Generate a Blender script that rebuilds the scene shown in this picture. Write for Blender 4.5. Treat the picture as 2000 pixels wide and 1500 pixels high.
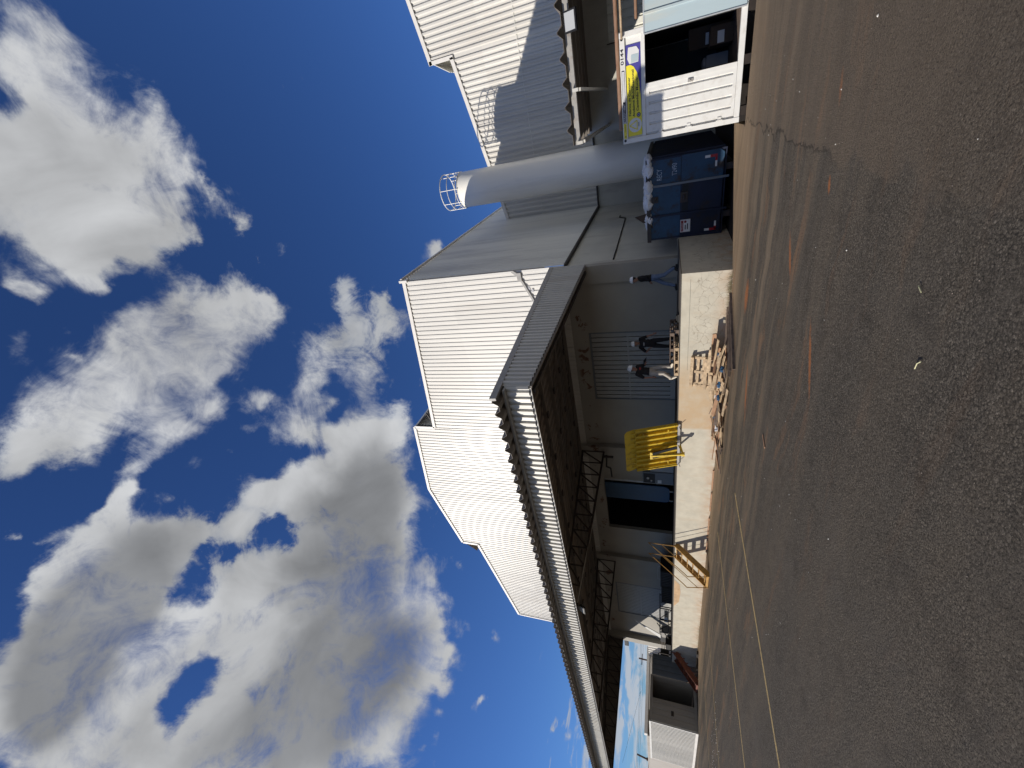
import bpy, bmesh, math, random
from mathutils import Vector, Matrix
random.seed(7)
R = math.radians
for o in list(bpy.data.objects): bpy.data.objects.remove(o)
SC = bpy.context.scene; COL = SC.collection

# ------------------------------------------------------------------ camera (phone held sideways, rolled 90 degrees)
cd = bpy.data.cameras.new('camera'); cam = bpy.data.objects.new('camera', cd); COL.objects.link(cam)
cd.sensor_fit = 'HORIZONTAL'; cd.sensor_width = 36; cd.lens = 14.35; cd.clip_start = .05; cd.clip_end = 5000
cam.matrix_world = Matrix(((-0.194632, 0.827433, 0.526757, 0), (0.292478, 0.561554, -0.774024, 0), (-0.936256, 0.003415, -0.351302, 1.85), (0, 0, 0, 1)))
SC.camera = cam

# ------------------------------------------------------------------ sun, exposure
SUN = Vector((.965, 1, -.545)).normalized()            # direction the light travels
ld = bpy.data.lights.new('sun', 'SUN'); ld.energy = 4.9; ld.angle = R(.5); ld.color = (1, .93, .83)
sun = bpy.data.objects.new('sun', ld); COL.objects.link(sun)
sun.rotation_euler = SUN.to_track_quat('-Z', 'Y').to_euler(); sun.location = (-30, -30, 30)
SC.view_settings.view_transform = 'Standard'; SC.view_settings.look = 'None'
SC.view_settings.exposure = 0; SC.view_settings.gamma = 1

# ------------------------------------------------------------------ sky with clouds (world shader on direction)
CLOUDS = [(0.254,0.515,0.819,0.064,0.6),(0.24,0.537,0.809,0.043,0.6),(0.211,0.559,0.802,0.041,0.3),(0.195,0.498,0.845,0.088,0.8),(0.167,0.536,0.828,0.116,0.9),(0.116,0.564,0.818,0.122,1),(0.074,0.588,0.805,0.068,0.7),(0.074,0.46,0.885,0.139,1),(0.038,0.517,0.855,0.156,1.1),(0.014,0.559,0.829,0.096,1),(0.107,0.435,0.894,0.1,0.9),(0.021,0.388,0.921,0.083,1),(-0.042,0.348,0.937,0.052,0.9),(-0.067,0.347,0.936,0.036,1.2000000000000002),(-0.028,0.416,0.909,0.068,1),(-0.064,0.422,0.904,0.059,1),(-0.086,0.422,0.902,0.027,0.8999999999999999),(-0.045,0.487,0.872,0.075,0.9),(-0.032,0.554,0.832,0.06,0.6),(0.038,0.605,0.795,0.044,0.8999999999999999),(0.143,0.604,0.784,0.047,0.5),(0.0,0.479,0.878,0.071,0.8),(-0.023,0.642,0.766,0.058,1),(0.001,0.63,0.777,0.034,1.0499999999999998),(-0.052,0.65,0.758,0.037,1.35),(0.025,0.625,0.781,0.018,0.8999999999999999),(-0.044,0.586,0.809,0.028,0.6000000000000001),(-0.112,0.676,0.729,0.025,0.5249999999999999),(-0.265,0.227,0.937,0.088,1.1),(-0.278,0.194,0.941,0.042,0.8),(-0.247,0.283,0.927,0.111,1.2),(-0.24,0.349,0.906,0.133,1.2),(-0.227,0.431,0.874,0.145,1.2),(-0.218,0.513,0.83,0.127,1.2),(-0.205,0.576,0.791,0.087,1),(-0.218,0.601,0.769,0.055,1.35),(-0.149,0.463,0.874,0.074,0.9),(-0.147,0.523,0.839,0.079,0.9),(-0.137,0.596,0.791,0.06,0.75),(-0.174,0.413,0.894,0.065,0.8),(-0.309,0.252,0.917,0.053,0.7),(-0.31,0.293,0.905,0.05,0.7),(-0.337,0.355,0.872,0.069,0.9),(-0.368,0.364,0.856,0.057,0.9),(-0.373,0.312,0.874,0.045,1.2000000000000002),(-0.312,0.437,0.844,0.067,0.8),(-0.353,0.442,0.825,0.043,1.0499999999999998),(-0.269,0.482,0.834,0.091,0.8),(-0.327,0.212,0.921,0.025,0.75),(-0.384,0.277,0.881,0.032,0.8999999999999999),(-0.226,0.572,0.788,0.064,0.7),(-0.288,0.595,0.75,0.023,0.6000000000000001),(-0.361,0.402,0.841,0.058,0.75),(-0.133,0.347,0.928,0.021,0.75),(-0.126,0.3,0.946,0.031,0.8999999999999999),(-0.171,0.329,0.928,0.016,0.75),(-0.243,0.709,0.662,0.06,1.2000000000000002),(-0.298,0.669,0.681,0.076,1),(-0.344,0.604,0.719,0.089,1.1),(-0.396,0.539,0.744,0.078,1.1),(-0.443,0.491,0.75,0.068,1),(-0.478,0.519,0.709,0.08,1),(-0.278,0.739,0.614,0.046,1.0499999999999998),(-0.331,0.739,0.587,0.077,1),(-0.336,0.701,0.629,0.085,1),(-0.397,0.644,0.654,0.079,1.1),(-0.462,0.613,0.641,0.076,0.9),(-0.496,0.56,0.664,0.074,1),(-0.535,0.574,0.619,0.064,1.0499999999999998),(-0.503,0.63,0.591,0.055,0.8999999999999999),(-0.552,0.596,0.583,0.065,1.0499999999999998),(-0.419,0.572,0.705,0.04,0.6000000000000001),(-0.367,0.497,0.786,0.048,1.2000000000000002),(-0.407,0.445,0.797,0.029,0.75),(-0.531,0.531,0.66,0.073,0.9),(-0.412,0.469,0.781,0.037,0.6000000000000001),(-0.604,0.513,0.61,0.157,1.2),(-0.648,0.43,0.629,0.184,1.2),(-0.669,0.485,0.563,0.101,0.8),(-0.684,0.339,0.646,0.187,1.2),(-0.668,0.276,0.691,0.137,1.2),(-0.734,0.388,0.558,0.12,1),(-0.762,0.287,0.581,0.188,1.3),(-0.739,0.214,0.638,0.159,1.2),(-0.661,0.205,0.721,0.14,1.2),(-0.806,0.292,0.515,0.111,1),(-0.855,0.221,0.468,0.087,1),(-0.824,0.185,0.536,0.182,1.3),(-0.802,0.102,0.588,0.165,1.3),(-0.879,0.144,0.454,0.106,1),(-0.707,0.119,0.697,0.114,1),(-0.76,0.061,0.647,0.131,1.2),(-0.72,0.018,0.693,0.099,1.1),(-0.559,0.368,0.743,0.08,1),(-0.541,0.323,0.776,0.076,0.9),(-0.542,0.286,0.79,0.057,1.2000000000000002),(-0.512,0.378,0.771,0.062,1.2000000000000002),(-0.521,0.426,0.739,0.056,1.0499999999999998),(-0.563,0.417,0.714,0.084,0.9),(-0.542,0.474,0.693,0.049,0.8999999999999999),(-0.549,0.449,0.705,0.069,0.8),(-0.531,0.252,0.809,0.034,0.8999999999999999),(-0.404,0.241,0.882,0.042,1.2000000000000002),(-0.413,0.216,0.885,0.041,1.2000000000000002),(-0.41,0.259,0.874,0.029,0.8999999999999999),(-0.442,0.272,0.855,0.024,0.75),(-0.428,0.185,0.884,0.06,1),(-0.441,0.146,0.885,0.063,1),(-0.448,0.114,0.887,0.055,1),(-0.454,0.077,0.888,0.047,1),(-0.474,0.066,0.878,0.035,1.2000000000000002),(-0.501,0.204,0.841,0.116,1.2),(-0.493,0.158,0.856,0.12,1.2),(-0.51,0.233,0.828,0.054,0.9),(-0.524,0.099,0.846,0.124,1.3),(-0.529,0.041,0.848,0.114,1.3),(-0.54,-0.006,0.842,0.106,1.2),(-0.58,-0.04,0.814,0.103,1.2),(-0.603,0.014,0.798,0.125,1.3),(-0.59,0.109,0.8,0.131,1.2),(-0.671,0.017,0.741,0.119,1.2),(-0.627,0.161,0.762,0.117,1.1),(-0.609,0.227,0.76,0.07,1),(-0.599,0.275,0.752,0.058,1.2000000000000002),(-0.57,0.24,0.786,0.047,0.8999999999999999),(-0.397,0.144,0.906,0.022,0.675),(-0.391,0.13,0.911,0.017,0.5249999999999999),(-0.369,0.117,0.922,0.016,0.75),(-0.435,0.332,0.837,0.029,0.5249999999999999),(-0.458,0.335,0.824,0.023,0.44999999999999996),(-0.436,0.392,0.81,0.017,0.44999999999999996),(-0.771,0.413,0.484,0.043,1.2000000000000002),(-0.785,0.432,0.443,0.036,1.0499999999999998),(-0.792,0.444,0.419,0.028,0.8999999999999999),(-0.804,0.371,0.465,0.053,1.35),(-0.82,0.33,0.468,0.044,1.35),(-0.842,0.316,0.437,0.043,1.35),(-0.854,0.272,0.443,0.052,1.5),(-0.871,0.247,0.424,0.033,1.2000000000000002),(-0.825,0.375,0.423,0.023,0.75),(-0.851,0.338,0.402,0.033,1.0499999999999998),(-0.868,0.286,0.407,0.038,1.2000000000000002),(-0.886,0.241,0.397,0.03,1.2000000000000002),(-0.899,0.206,0.387,0.022,1.0499999999999998),(-0.874,0.36,0.326,0.029,1.0499999999999998),(-0.919,0.244,0.309,0.023,1.0499999999999998),(-0.916,0.256,0.307,0.016,0.8999999999999999),(-0.953,0.266,0.149,0.019,0.8999999999999999),(-0.909,0.18,0.376,0.015,0.75),(-0.904,0.167,0.394,0.014,0.75),(-0.919,0.153,0.364,0.018,0.75),(-0.206,0.844,0.495,0.055,1.0499999999999998),(-0.197,0.85,0.488,0.029,0.75),(0.214,0.845,0.49,0.014,0.44999999999999996),(0.199,0.853,0.482,0.012,0.375),(-0.804,0.451,0.387,0.02,0.44999999999999996),(-0.95,0.272,0.151,0.016,0.6000000000000001),(-0.568,0.185,0.802,0.042,-1.1),(-0.565,0.163,0.809,0.023,-0.6),(-0.67,0.091,0.737,0.051,-1.2),(-0.665,0.061,0.744,0.042,-1.1),(-0.661,0.122,0.74,0.038,-1),(-0.603,0.304,0.737,0.061,-1),(-0.589,0.343,0.732,0.032,-0.6),(-0.749,0.22,0.626,0.032,-0.9),(-0.401,0.597,0.694,0.036,-0.6),(-0.442,0.565,0.697,0.029,-0.5),(0.157,0.468,0.87,0.034,-0.5),(0.091,0.547,0.832,0.016,-0.4),(0.092,0.507,0.857,0.018,-0.4),(-0.115,0.57,0.814,0.066,-0.4),(-0.007,0.38,0.925,0.019,-0.5),(-0.025,0.366,0.93,0.019,-0.4),(-0.075,0.471,0.879,0.038,-0.35),(-0.1,0.443,0.891,0.05,-0.5)]
SHADE = [(0.11,0.521,0.846,0.12,0.425),(0.133,0.468,0.874,0.096,0.34),(0.073,0.594,0.801,0.102,0.255),(-0.51,0.306,0.804,0.01,0.0),(-0.199,0.478,0.855,0.115,0.2975),(-0.12,0.487,0.865,0.091,0.17),(-0.604,0.513,0.61,0.187,0.85),(-0.664,0.432,0.61,0.19,0.935),(-0.685,0.327,0.651,0.195,0.85),(-0.669,0.265,0.694,0.081,0.34),(-0.776,0.266,0.572,0.186,0.85),(-0.778,0.177,0.603,0.169,0.765),(-0.835,0.185,0.518,0.151,0.765),(-0.777,0.093,0.622,0.168,0.765),(-0.835,0.117,0.538,0.174,0.765),(-0.834,0.242,0.496,0.101,0.51),(-0.492,0.197,0.848,0.154,0.85),(-0.516,0.137,0.846,0.144,0.85),(-0.521,0.081,0.849,0.133,0.935),(-0.525,0.032,0.85,0.11,0.935),(-0.556,-0.016,0.831,0.078,0.595),(-0.577,0.007,0.817,0.096,0.765),(-0.559,0.149,0.816,0.067,0.425),(-0.725,0.021,0.689,0.09,0.425),(-0.599,0.124,0.791,0.05,0.255),(-0.609,0.058,0.791,0.06,0.255),(-0.411,0.541,0.733,0.071,0.255),(-0.383,0.665,0.641,0.051,0.255)]

class NT:
    def __init__(s, tree): s.t = tree; s.n = tree.nodes; s.l = tree.links
    def new(s, ty, **k):
        n = s.n.new(ty)
        for a, b in k.items():
            if a == 'ins':
                for i, v in b.items():
                    if hasattr(v, 'is_output'): s.l.new(v, n.inputs[i])
                    else: n.inputs[i].default_value = v
            else: setattr(n, a, b)
        return n
    def math(s, op, a, b=0., c=None, clamp=False):
        d = {0: a, 1: b}
        if c is not None: d[2] = c
        return s.new('ShaderNodeMath', operation=op, use_clamp=clamp, ins=d).outputs[0]
    def vmath(s, op, a, b=(0, 0, 0), out=0): return s.new('ShaderNodeVectorMath', operation=op, ins={0: a, 1: b}).outputs[out]
    def mr(s, v, a, b, c=0., d=1., smooth=False):
        return s.new('ShaderNodeMapRange', interpolation_type='SMOOTHSTEP' if smooth else 'LINEAR', clamp=True, ins={0: v, 1: a, 2: b, 3: c, 4: d}).outputs[0]
    def noise(s, vec, scale, detail=4, rough=.55, dist=0., out=0):
        return s.new('ShaderNodeTexNoise', ins={'Vector': vec, 'Scale': scale, 'Detail': detail, 'Roughness': rough, 'Distortion': dist}).outputs[out]
    def mix(s, f, a, b):
        n = s.new('ShaderNodeMix', data_type='RGBA'); sk = [i for i in n.inputs if i.type == 'RGBA']
        if hasattr(f, 'is_output'): s.l.new(f, n.inputs[0])
        else: n.inputs[0].default_value = f
        for so, v in zip(sk, (a, b)):
            if hasattr(v, 'is_output'): s.l.new(v, so)
            else: so.default_value = (*v[:3], 1)
        return [o for o in n.outputs if o.type == 'RGBA'][0]
    def ramp(s, f, stops):
        n = s.new('ShaderNodeValToRGB', ins={0: f}); e = n.color_ramp.elements
        while len(e) < len(stops): e.new(.5)
        for q, (p, c) in zip(e, stops): q.position = p; q.color = (*c, 1)
        return n.outputs[0]
w = bpy.data.worlds.new("World"); SC.world = w; w.use_nodes = True; w.node_tree.nodes.clear()
k = NT(w.node_tree)
sky = k.new('ShaderNodeTexSky', sky_type='NISHITA', sun_disc=False, sun_elevation=R(21.3), sun_rotation=math.atan2(-SUN.x, -SUN.y), altitude=600, air_density=1.0, dust_density=.25, ozone_density=1.6)
D0 = k.new('ShaderNodeTexCoord').outputs['Generated']
wn = k.vmath('SUBTRACT', k.noise(D0, 3.2, 5, .6, out=1), (.5, .5, .5))
wn2 = k.vmath('SUBTRACT', k.noise(D0, 13, 5, .65, out=1), (.5, .5, .5))
P = k.vmath('ADD', D0, k.vmath('ADD', k.vmath('MULTIPLY', wn, (.13, .13, .13)), k.vmath('MULTIPLY', wn2, (.05, .05, .05))))
def field(L, P):
    s = None
    for x, y, z, r, a in L:
        v = k.mr(k.vmath('DISTANCE', P, (x, y, z), out=1), r, 0., 0., a, True)
        s = v if s is None else k.math('ADD', s, v)
    return s
F = field(CLOUDS, P)
Ps = k.vmath('ADD', D0, k.vmath('MULTIPLY', wn, (.1, .1, .1)))
SH = field(SHADE, Ps)
fb = k.noise(D0, 6.5, 10, .66, .9)
fb2 = k.noise(D0, 22, 8, .68, .8)
det = k.math('ADD', k.math('MULTIPLY', k.math('SUBTRACT', fb, .5), 2.7), k.math('MULTIPLY', k.math('SUBTRACT', fb2, .5), 1.5))
D = k.math('ADD', k.math('MINIMUM', F, 1.42), det)
cov = k.mr(D, .38, k.mr(k.noise(D0, 2.6, 3, .5), .38, .60, 1.0, 2.2), 0., 1., True)
cov = k.math('MULTIPLY', cov, k.mr(F, .05, .3, 0., 1., True))
# broken low cloud towards the horizon, joined by unseen cloud added as fill light
zc = k.new('ShaderNodeSeparateXYZ', ins={0: D0}).outputs[2]
lowv = k.vmath('MULTIPLY', D0, (15, 15, 62))
low = k.math('ADD', k.noise(lowv, 1.0, 7, .62, .5), k.mr(zc, .0, .25, .15, -.22))
vd = k.vmath('DOT_PRODUCT', D0, (-.5268, .774, .3513), out=1)
low = k.math('MAXIMUM', low, k.math('ADD', k.noise(D0, 2.2, 8, .6, .4), k.math('ADD', k.mr(vd, .45, .25, -.5, .03), k.mr(k.new('ShaderNodeSeparateXYZ', ins={0: D0}).outputs[0], -.1, .5, -.12, .06))))  # unseen cloud added behind the camera, denser to the right to brighten shaded walls
cov2 = k.mr(low, .47, .62, 0., .9, True)
thick = k.mr(k.math('ADD', SH, k.math('MULTIPLY', k.math('SUBTRACT', k.noise(D0, 3.6, 5, .5, .4), .5), 1.9)), .1, 1.25, 0., 1., True)
soft = k.mr(k.math('ADD', F, k.math('MULTIPLY', k.math('SUBTRACT', fb, .5), 2.2)), .3, 1.5, 0., 1., True)
cc = k.mix(thick, k.mix(soft, (.31, .35, .43), (.53, .54, .555)), (.235, .242, .255))
relief = k.mr(k.noise(D0, 5.5, 7, .5, .5), .28, .72, .74, 1.32)
cc = k.vmath('MULTIPLY', cc, k.new('ShaderNodeCombineXYZ', ins={0: relief, 1: relief, 2: relief}).outputs[0])
skc = k.vmath('MULTIPLY', sky.outputs[0], (.035, .058, .104))
col = k.mix(cov2, skc, k.mix(k.mr(zc, .0, .3), (.50, .55, .62), (.36, .37, .39)))
col = k.mix(cov, col, cc)
bg = k.new('ShaderNodeBackground', ins={0: col, 1: 1.0})
k.new('ShaderNodeOutputWorld', ins={0: bg.outputs[0]})

# ------------------------------------------------------------------ materials
MT = {}
def base(name):
    m = bpy.data.materials.new(name); m.use_nodes = True; k = NT(m.node_tree)
    b = m.node_tree.nodes['Principled BSDF']; MT[name] = m
    tc = k.new('ShaderNodeTexCoord').outputs['Object']
    geo = k.new('ShaderNodeNewGeometry').outputs['Position']
    return m, k, b, geo
def setc(k, b, **kw):
    for n, v in kw.items():
        n = {'color': 'Base Color', 'rough': 'Roughness', 'metal': 'Metallic', 'normal': 'Normal', 'spec': 'Specular IOR Level', 'emit': 'Emission Color', 'es': 'Emission Strength'}[n]
        if hasattr(v, 'is_output'): k.l.new(v, b.inputs[n])
        elif isinstance(v, tuple): b.inputs[n].default_value = (*v, 1)
        else: b.inputs[n].default_value = v
def bump(k, h, strength=.3, dist=.01): return k.new('ShaderNodeBump', ins={'Height': h, 'Strength': strength, 'Distance': dist}).outputs[0]
def simple(name, c, rough=.6, var=.15, scale=3., metal=0., bs=.1, dirt=None, ds=2., da=.5, spec=.4, streak=False):
    m, k, b, g = base(name)
    if streak: g2 = k.vmath('MULTIPLY', g, (1, 1, .12))
    else: g2 = g
    n = k.noise(g2, scale, 6, .6)
    f = k.mr(n, .3, .7, 1 - var, 1 + var)
    col = k.vmath('MULTIPLY', (c[0], c[1], c[2]), k.new('ShaderNodeCombineXYZ', ins={0: f, 1: f, 2: f}).outputs[0])
    if name.startswith('cladding') or name == 'fascia_paint':
        sp = k.new('ShaderNodeSeparateXYZ', ins={0: g})
        sid = k.new('ShaderNodeCombineXYZ', ins={0: k.math('FLOOR', k.math('MULTIPLY', sp.outputs[0], 1.0)), 1: k.math('FLOOR', k.math('MULTIPLY', sp.outputs[1], 1.0)), 2: k.math('FLOOR', k.math('MULTIPLY', sp.outputs[2], .17))}).outputs[0]
        wv = k.mr(k.new('ShaderNodeTexWhiteNoise', ins={0: sid}).outputs[0], 0, 1, .94, 1.03)
        col = k.vmath('MULTIPLY', col, k.new('ShaderNodeCombineXYZ', ins={0: wv, 1: wv, 2: wv}).outputs[0])
    if dirt: col = k.mix(k.math('MULTIPLY', k.mr(k.noise(g2, ds, 8, .65), .5, .68, 0., 1., True), da), col, dirt)
    setc(k, b, color=col, rough=k.mr(n, .3, .7, rough - .08, min(1, rough + .08)), metal=metal, spec=spec)
    if bs: setc(k, b, normal=bump(k, k.noise(g, scale * 12, 4), bs, .004))
    return m
simple('cladding', (.665, .645, .595), .42, .05, 1.2, dirt=(.5, .46, .41), ds=1.1, da=.35, bs=0, streak=True)
simple('cladding_side', (.80, .79, .72), .45, .05, 1.2, dirt=(.42, .41, .39), ds=.8, da=.4, bs=0, streak=True)  # shade-side copy of the cladding, kept paler so shaded walls look brighter
simple('fascia_paint', (.57, .555, .51), .45, .06, 2, dirt=(.42, .38, .33), ds=1.6, da=.5, bs=0, streak=True)
simple('trim', (.74, .71, .66), .45, .05, 3, bs=0, dirt=(.5, .45, .4), ds=2, da=.3)
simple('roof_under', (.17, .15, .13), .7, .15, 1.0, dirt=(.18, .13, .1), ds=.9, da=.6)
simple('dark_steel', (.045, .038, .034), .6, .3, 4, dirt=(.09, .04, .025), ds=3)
simple('grey_steel', (.34, .33, .31), .5, .12, 5, dirt=(.22, .14, .09), ds=4, da=.3)
simple('galvanised', (.50, .52, .53), .35, .1, 6, metal=.3, dirt=(.35, .33, .3), ds=4, da=.3)
simple('white_paint', (.72, .71, .67), .38, .04, 3, bs=.03, dirt=(.45, .4, .33), ds=5, da=.3)
simple('silo_paint', (.92, .89, .81), .35, .03, .8, bs=0, dirt=(.5, .5, .49), ds=.7, da=.3, streak=True, spec=.5)
simple('black', (.012, .012, .013), .6, .2, 5, bs=.05)
simple('rubber', (.02, .02, .02), .8, .2, 5)
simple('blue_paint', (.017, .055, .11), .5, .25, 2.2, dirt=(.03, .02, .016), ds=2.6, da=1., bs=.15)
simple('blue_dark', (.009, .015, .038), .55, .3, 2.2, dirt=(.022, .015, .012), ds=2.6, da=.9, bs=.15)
simple('blue_curtain', (.016, .06, .13), .5, .2, 1.5)
simple('yellow_paint', (.62, .43, .035), .5, .1, 3, dirt=(.22, .12, .04), ds=5, da=.6)
simple('stair_paint', (.44, .24, .055), .55, .25, 6, dirt=(.12, .055, .025), ds=8, da=.7)
simple('rust_red', (.16, .05, .03), .7, .3, 6, dirt=(.05, .025, .02), ds=5, da=.7)
simple('brown_tube', (.27, .16, .10), .55, .15, 5, dirt=(.2, .08, .04), ds=6)
simple('wood', (.46, .34, .215), .8, .4, 7, dirt=(.2, .12, .07), ds=5, da=.6, bs=.3)
simple('wood_red', (.37, .215, .125), .8, .4, 5, dirt=(.2, .1, .06), ds=5, da=.5, bs=.3)
simple('wood_old', (.15, .11, .085), .85, .3, 7, dirt=(.05, .035, .03), ds=5, da=.6, bs=.3)
simple('blue_plastic', (.04, .10, .19), .35, .2, 9)
simple('white_plastic', (.75, .76, .78), .3, .1, 9)
simple('helmet_white', (.85, .86, .87), .25, .02, 5, bs=0, spec=.6)
simple('skin', (.30, .16, .11), .55, .08, 20, bs=0)
simple('hair', (.012, .009, .008), .7, .2, 60)
simple('shirt_black', (.014, .013, .015), .85, .3, 14, bs=.2)
simple('jeans_blue', (.14, .185, .28), .85, .25, 14, bs=.2)
simple('jeans_black', (.011, .011, .014), .85, .25, 14, bs=.2)
simple('trousers_grey', (.38, .35, .31), .85, .15, 14, bs=.2)
simple('boot_dark', (.03, .027, .024), .6, .2, 14)
simple('boot_pale', (.62, .56, .46), .7, .1, 14)
simple('red_print', (.30, .03, .03), .8, .1, 14, bs=0)
simple('cardboard', (.075, .05, .034), .8, .1, 8)
simple('paper', (.68, .68, .67), .6, .03, 8, bs=0)
simple('sign_yellow', (.80, .69, .05), .4, .02, 8, bs=0)
simple('sign_blue', (.07, .06, .28), .4, .03, 8, bs=0)
simple('print_black', (.02, .02, .03), .5, .05, 8, bs=0)
simple('print_grey', (.42, .42, .44), .5, .05, 8, bs=0)
simple('stencil', (.36, .42, .48), .6, .3, 30, bs=0)
simple('reflector_red', (.42, .02, .03), .3, .1, 9, bs=0)
simple('red_dark', (.25, .03, .03), .5, .1, 9, bs=0)
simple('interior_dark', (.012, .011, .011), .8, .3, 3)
simple('roller', (.36, .36, .35), .5, .06, 2, bs=0, metal=0., dirt=(.25, .25, .25), ds=3, da=.3)
simple('gravel', (.33, .27, .22), .9, .5, 30)
simple('speck', (.7, .68, .62), .8, .2, 30)
simple('weed', (.20, .17, .10), .9, .3, 20)
simple('pale_panel', (.40, .49, .52), .35, .05, 2, bs=.03, dirt=(.6, .52, .38), ds=1.5, da=.5, streak=True)
simple('clad_brown', (.40, .37, .33), .6, .12, 2, bs=0, dirt=(.25, .22, .2), ds=2, da=.6, streak=True)
simple('green_grey', (.17, .19, .21), .6, .1, 3)
m, k, b, g = base('lamp_glass'); setc(k, b, color=(.45, .46, .46), rough=.15, spec=.6)

# painted masonry of the main hall: peeling patches high up
m, k, b, g = base('masonry')
n = k.noise(g, .6, 6, .6); f = k.mr(n, .3, .7, .9, 1.08)
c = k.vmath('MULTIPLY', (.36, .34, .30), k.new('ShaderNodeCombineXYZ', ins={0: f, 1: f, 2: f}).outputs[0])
z = k.new('ShaderNodeSeparateXYZ', ins={0: g}).outputs[2]
band = k.math('MULTIPLY', k.mr(z, 5.15, 5.35, 0., 1.), k.mr(z, 5.7, 5.9, 1., 0.))
peel = k.math('MULTIPLY', k.mr(k.noise(g, 1.5, 7, .7, .4), .57, .60), band)
c = k.mix(peel, c, (.16, .09, .06))
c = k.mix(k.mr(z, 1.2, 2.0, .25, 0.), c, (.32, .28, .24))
setc(k, b, color=c, rough=.8, normal=bump(k, k.noise(g, 25, 5), .15, .006))
m, k, b, g = base('masonry_side')
n = k.noise(g, .7, 6, .6); f = k.mr(n, .3, .7, .9, 1.08)
c = k.vmath('MULTIPLY', (.56, .55, .49), k.new('ShaderNodeCombineXYZ', ins={0: f, 1: f, 2: f}).outputs[0])
c = k.mix(k.math('MULTIPLY', k.mr(k.noise(k.vmath('MULTIPLY', g, (1, 1, .25)), 1.4, 8, .65), .52, .7), .4), c, (.28, .25, .22))
setc(k, b, color=c, rough=.8, normal=bump(k, k.noise(g, 25, 5), .12, .006))

# rendered dock wall: cracks, ochre splash stains
m, k, b, g = base('dock_render')
sx = k.new('ShaderNodeSeparateXYZ', ins={0: g}); x = sx.outputs[0]; z = sx.outputs[2]
f = k.mr(k.noise(g, 2.2, 8, .65), .3, .7, .88, 1.1)
c = k.vmath('MULTIPLY', (.50, .465, .38), k.new('ShaderNodeCombineXYZ', ins={0: f, 1: f, 2: f}).outputs[0])
gw = k.vmath('ADD', g, k.vmath('MULTIPLY', k.noise(g, 4, 5, .6, out=1), (.25, .25, .25)))
vor = k.new('ShaderNodeTexVoronoi', feature='DISTANCE_TO_EDGE', ins={'Vector': gw, 'Scale': 4.2}).outputs[0]
crz = k.math('MULTIPLY', k.math('MULTIPLY', k.mr(x, -8.2, -7.2, 0., 1.), k.mr(z, 1.1, .9, 0., 1.)), k.mr(k.noise(g, 1.9, 3), .36, .5))
crack = k.math('MULTIPLY', k.mr(vor, .0, .035, 1., 0., True), crz)
c = k.mix(k.math('MULTIPLY', crack, .8), c, (.19, .15, .11))
blot = k.math('MULTIPLY', k.mr(k.noise(g, 3.4, 8, .7), .5, .7), k.math('MULTIPLY', crz, .4))
c = k.mix(blot, c, (.36, .33, .28))
och = k.math('MULTIPLY', k.mr(x, -11., -10.9, 0., 1.), k.mr(x, -8.9, -7.6, 1., 0.))
och = k.math('MULTIPLY', och, k.mr(k.noise(gw, 2., 6, .6), .25, .6, .35, 1.))
c = k.mix(k.math('MULTIPLY', och, .85), c, (.47, .33, .19))
lowd = k.math('MULTIPLY', k.mr(z, .0, .55, 1., 0., True), k.mr(k.noise(k.vmath('MULTIPLY', g, (1.5, 1, 1)), 2.5, 7, .65), .35, .65))
c = k.mix(k.math('MULTIPLY', lowd, .6), c, (.40, .22, .11))
ver = k.mr(k.noise(k.vmath('MULTIPLY', g, (1.2, 1.2, .35)), 3, 8, .7), .52, .66)
c = k.mix(k.math('MULTIPLY', ver, .35), c, (.45, .36, .25))
streak = k.mr(k.noise(k.vmath('MULTIPLY', g, (9, 1, 2.2)), 1, 6, .6), .58, .66)
c = k.mix(k.math('MULTIPLY', k.math('MULTIPLY', streak, k.mr(x, -19, -21, 0., 1.)), .35), c, (.26, .22, .17))
setc(k, b, color=c, rough=.85, normal=bump(k, k.math('ADD', k.noise(g, 18, 6, .65), k.math('MULTIPLY', vor, 1.)), .3, .01))
simple('dock_floor', (.09, .08, .07), .8, .2, 1.5, dirt=(.1, .09, .08), ds=2)
simple('patch_render', (.50, .34, .20), .85, .15, 4, dirt=(.35, .2, .1), ds=5)

# asphalt: coarse aggregate, ruts of pale dust, reddish soil near the dock
m, k, b, g = base('asphalt')
s = k.new('ShaderNodeSeparateXYZ', ins={0: g}); x, y = s.outputs[0], s.outputs[1]
agg = k.new('ShaderNodeTexVoronoi', feature='F1', ins={'Vector': g, 'Scale': 62., 'Randomness': 1.})
agg2 = k.new('ShaderNodeTexVoronoi', feature='F1', ins={'Vector': g, 'Scale': 140., 'Randomness': 1.})
fine = k.noise(g, 150, 3, .7); mid = k.noise(g, 9, 6, .72); lar = k.noise(g, .30, 8, .64, .6)
c = k.ramp(agg.outputs['Color'], [(0, (.028, .024, .020)), (.45, (.098, .085, .069)), (.8, (.185, .162, .134)), (1, (.38, .34, .29))])
c = k.mix(.5, c, k.ramp(agg2.outputs['Color'], [(0, (.032, .028, .024)), (.6, (.10, .087, .074)), (1, (.28, .25, .21))]))
pit = k.mr(agg.outputs['Distance'], .45, .85, 0., .75)
c = k.mix(pit, c, (.020, .018, .016))
c = k.mix(k.mr(lar, .42, .68, 0., .55), c, (.115, .098, .078))
c = k.mix(k.mr(k.noise(g, .9, 8, .66, .5), .50, .66, 0., .55), c, (.105, .094, .082))
c = k.mix(k.mr(k.noise(g, 2.3, 7, .7), .52, .68, 0., .5), c, (.042, .036, .031))
gx_ = k.vmath('ADD', g, k.vmath('MULTIPLY', k.noise(g, .5, 4, .6, out=1), (3., .8, 0)))
g3 = k.vmath('MULTIPLY', gx_, (.13, 1.5, 1))
dust = k.mr(k.noise(g3, 1.1, 8, .68, .3), .44, .66)
near = k.mr(y, 4.0, 11.5, 0.10, .9, True)
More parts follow.
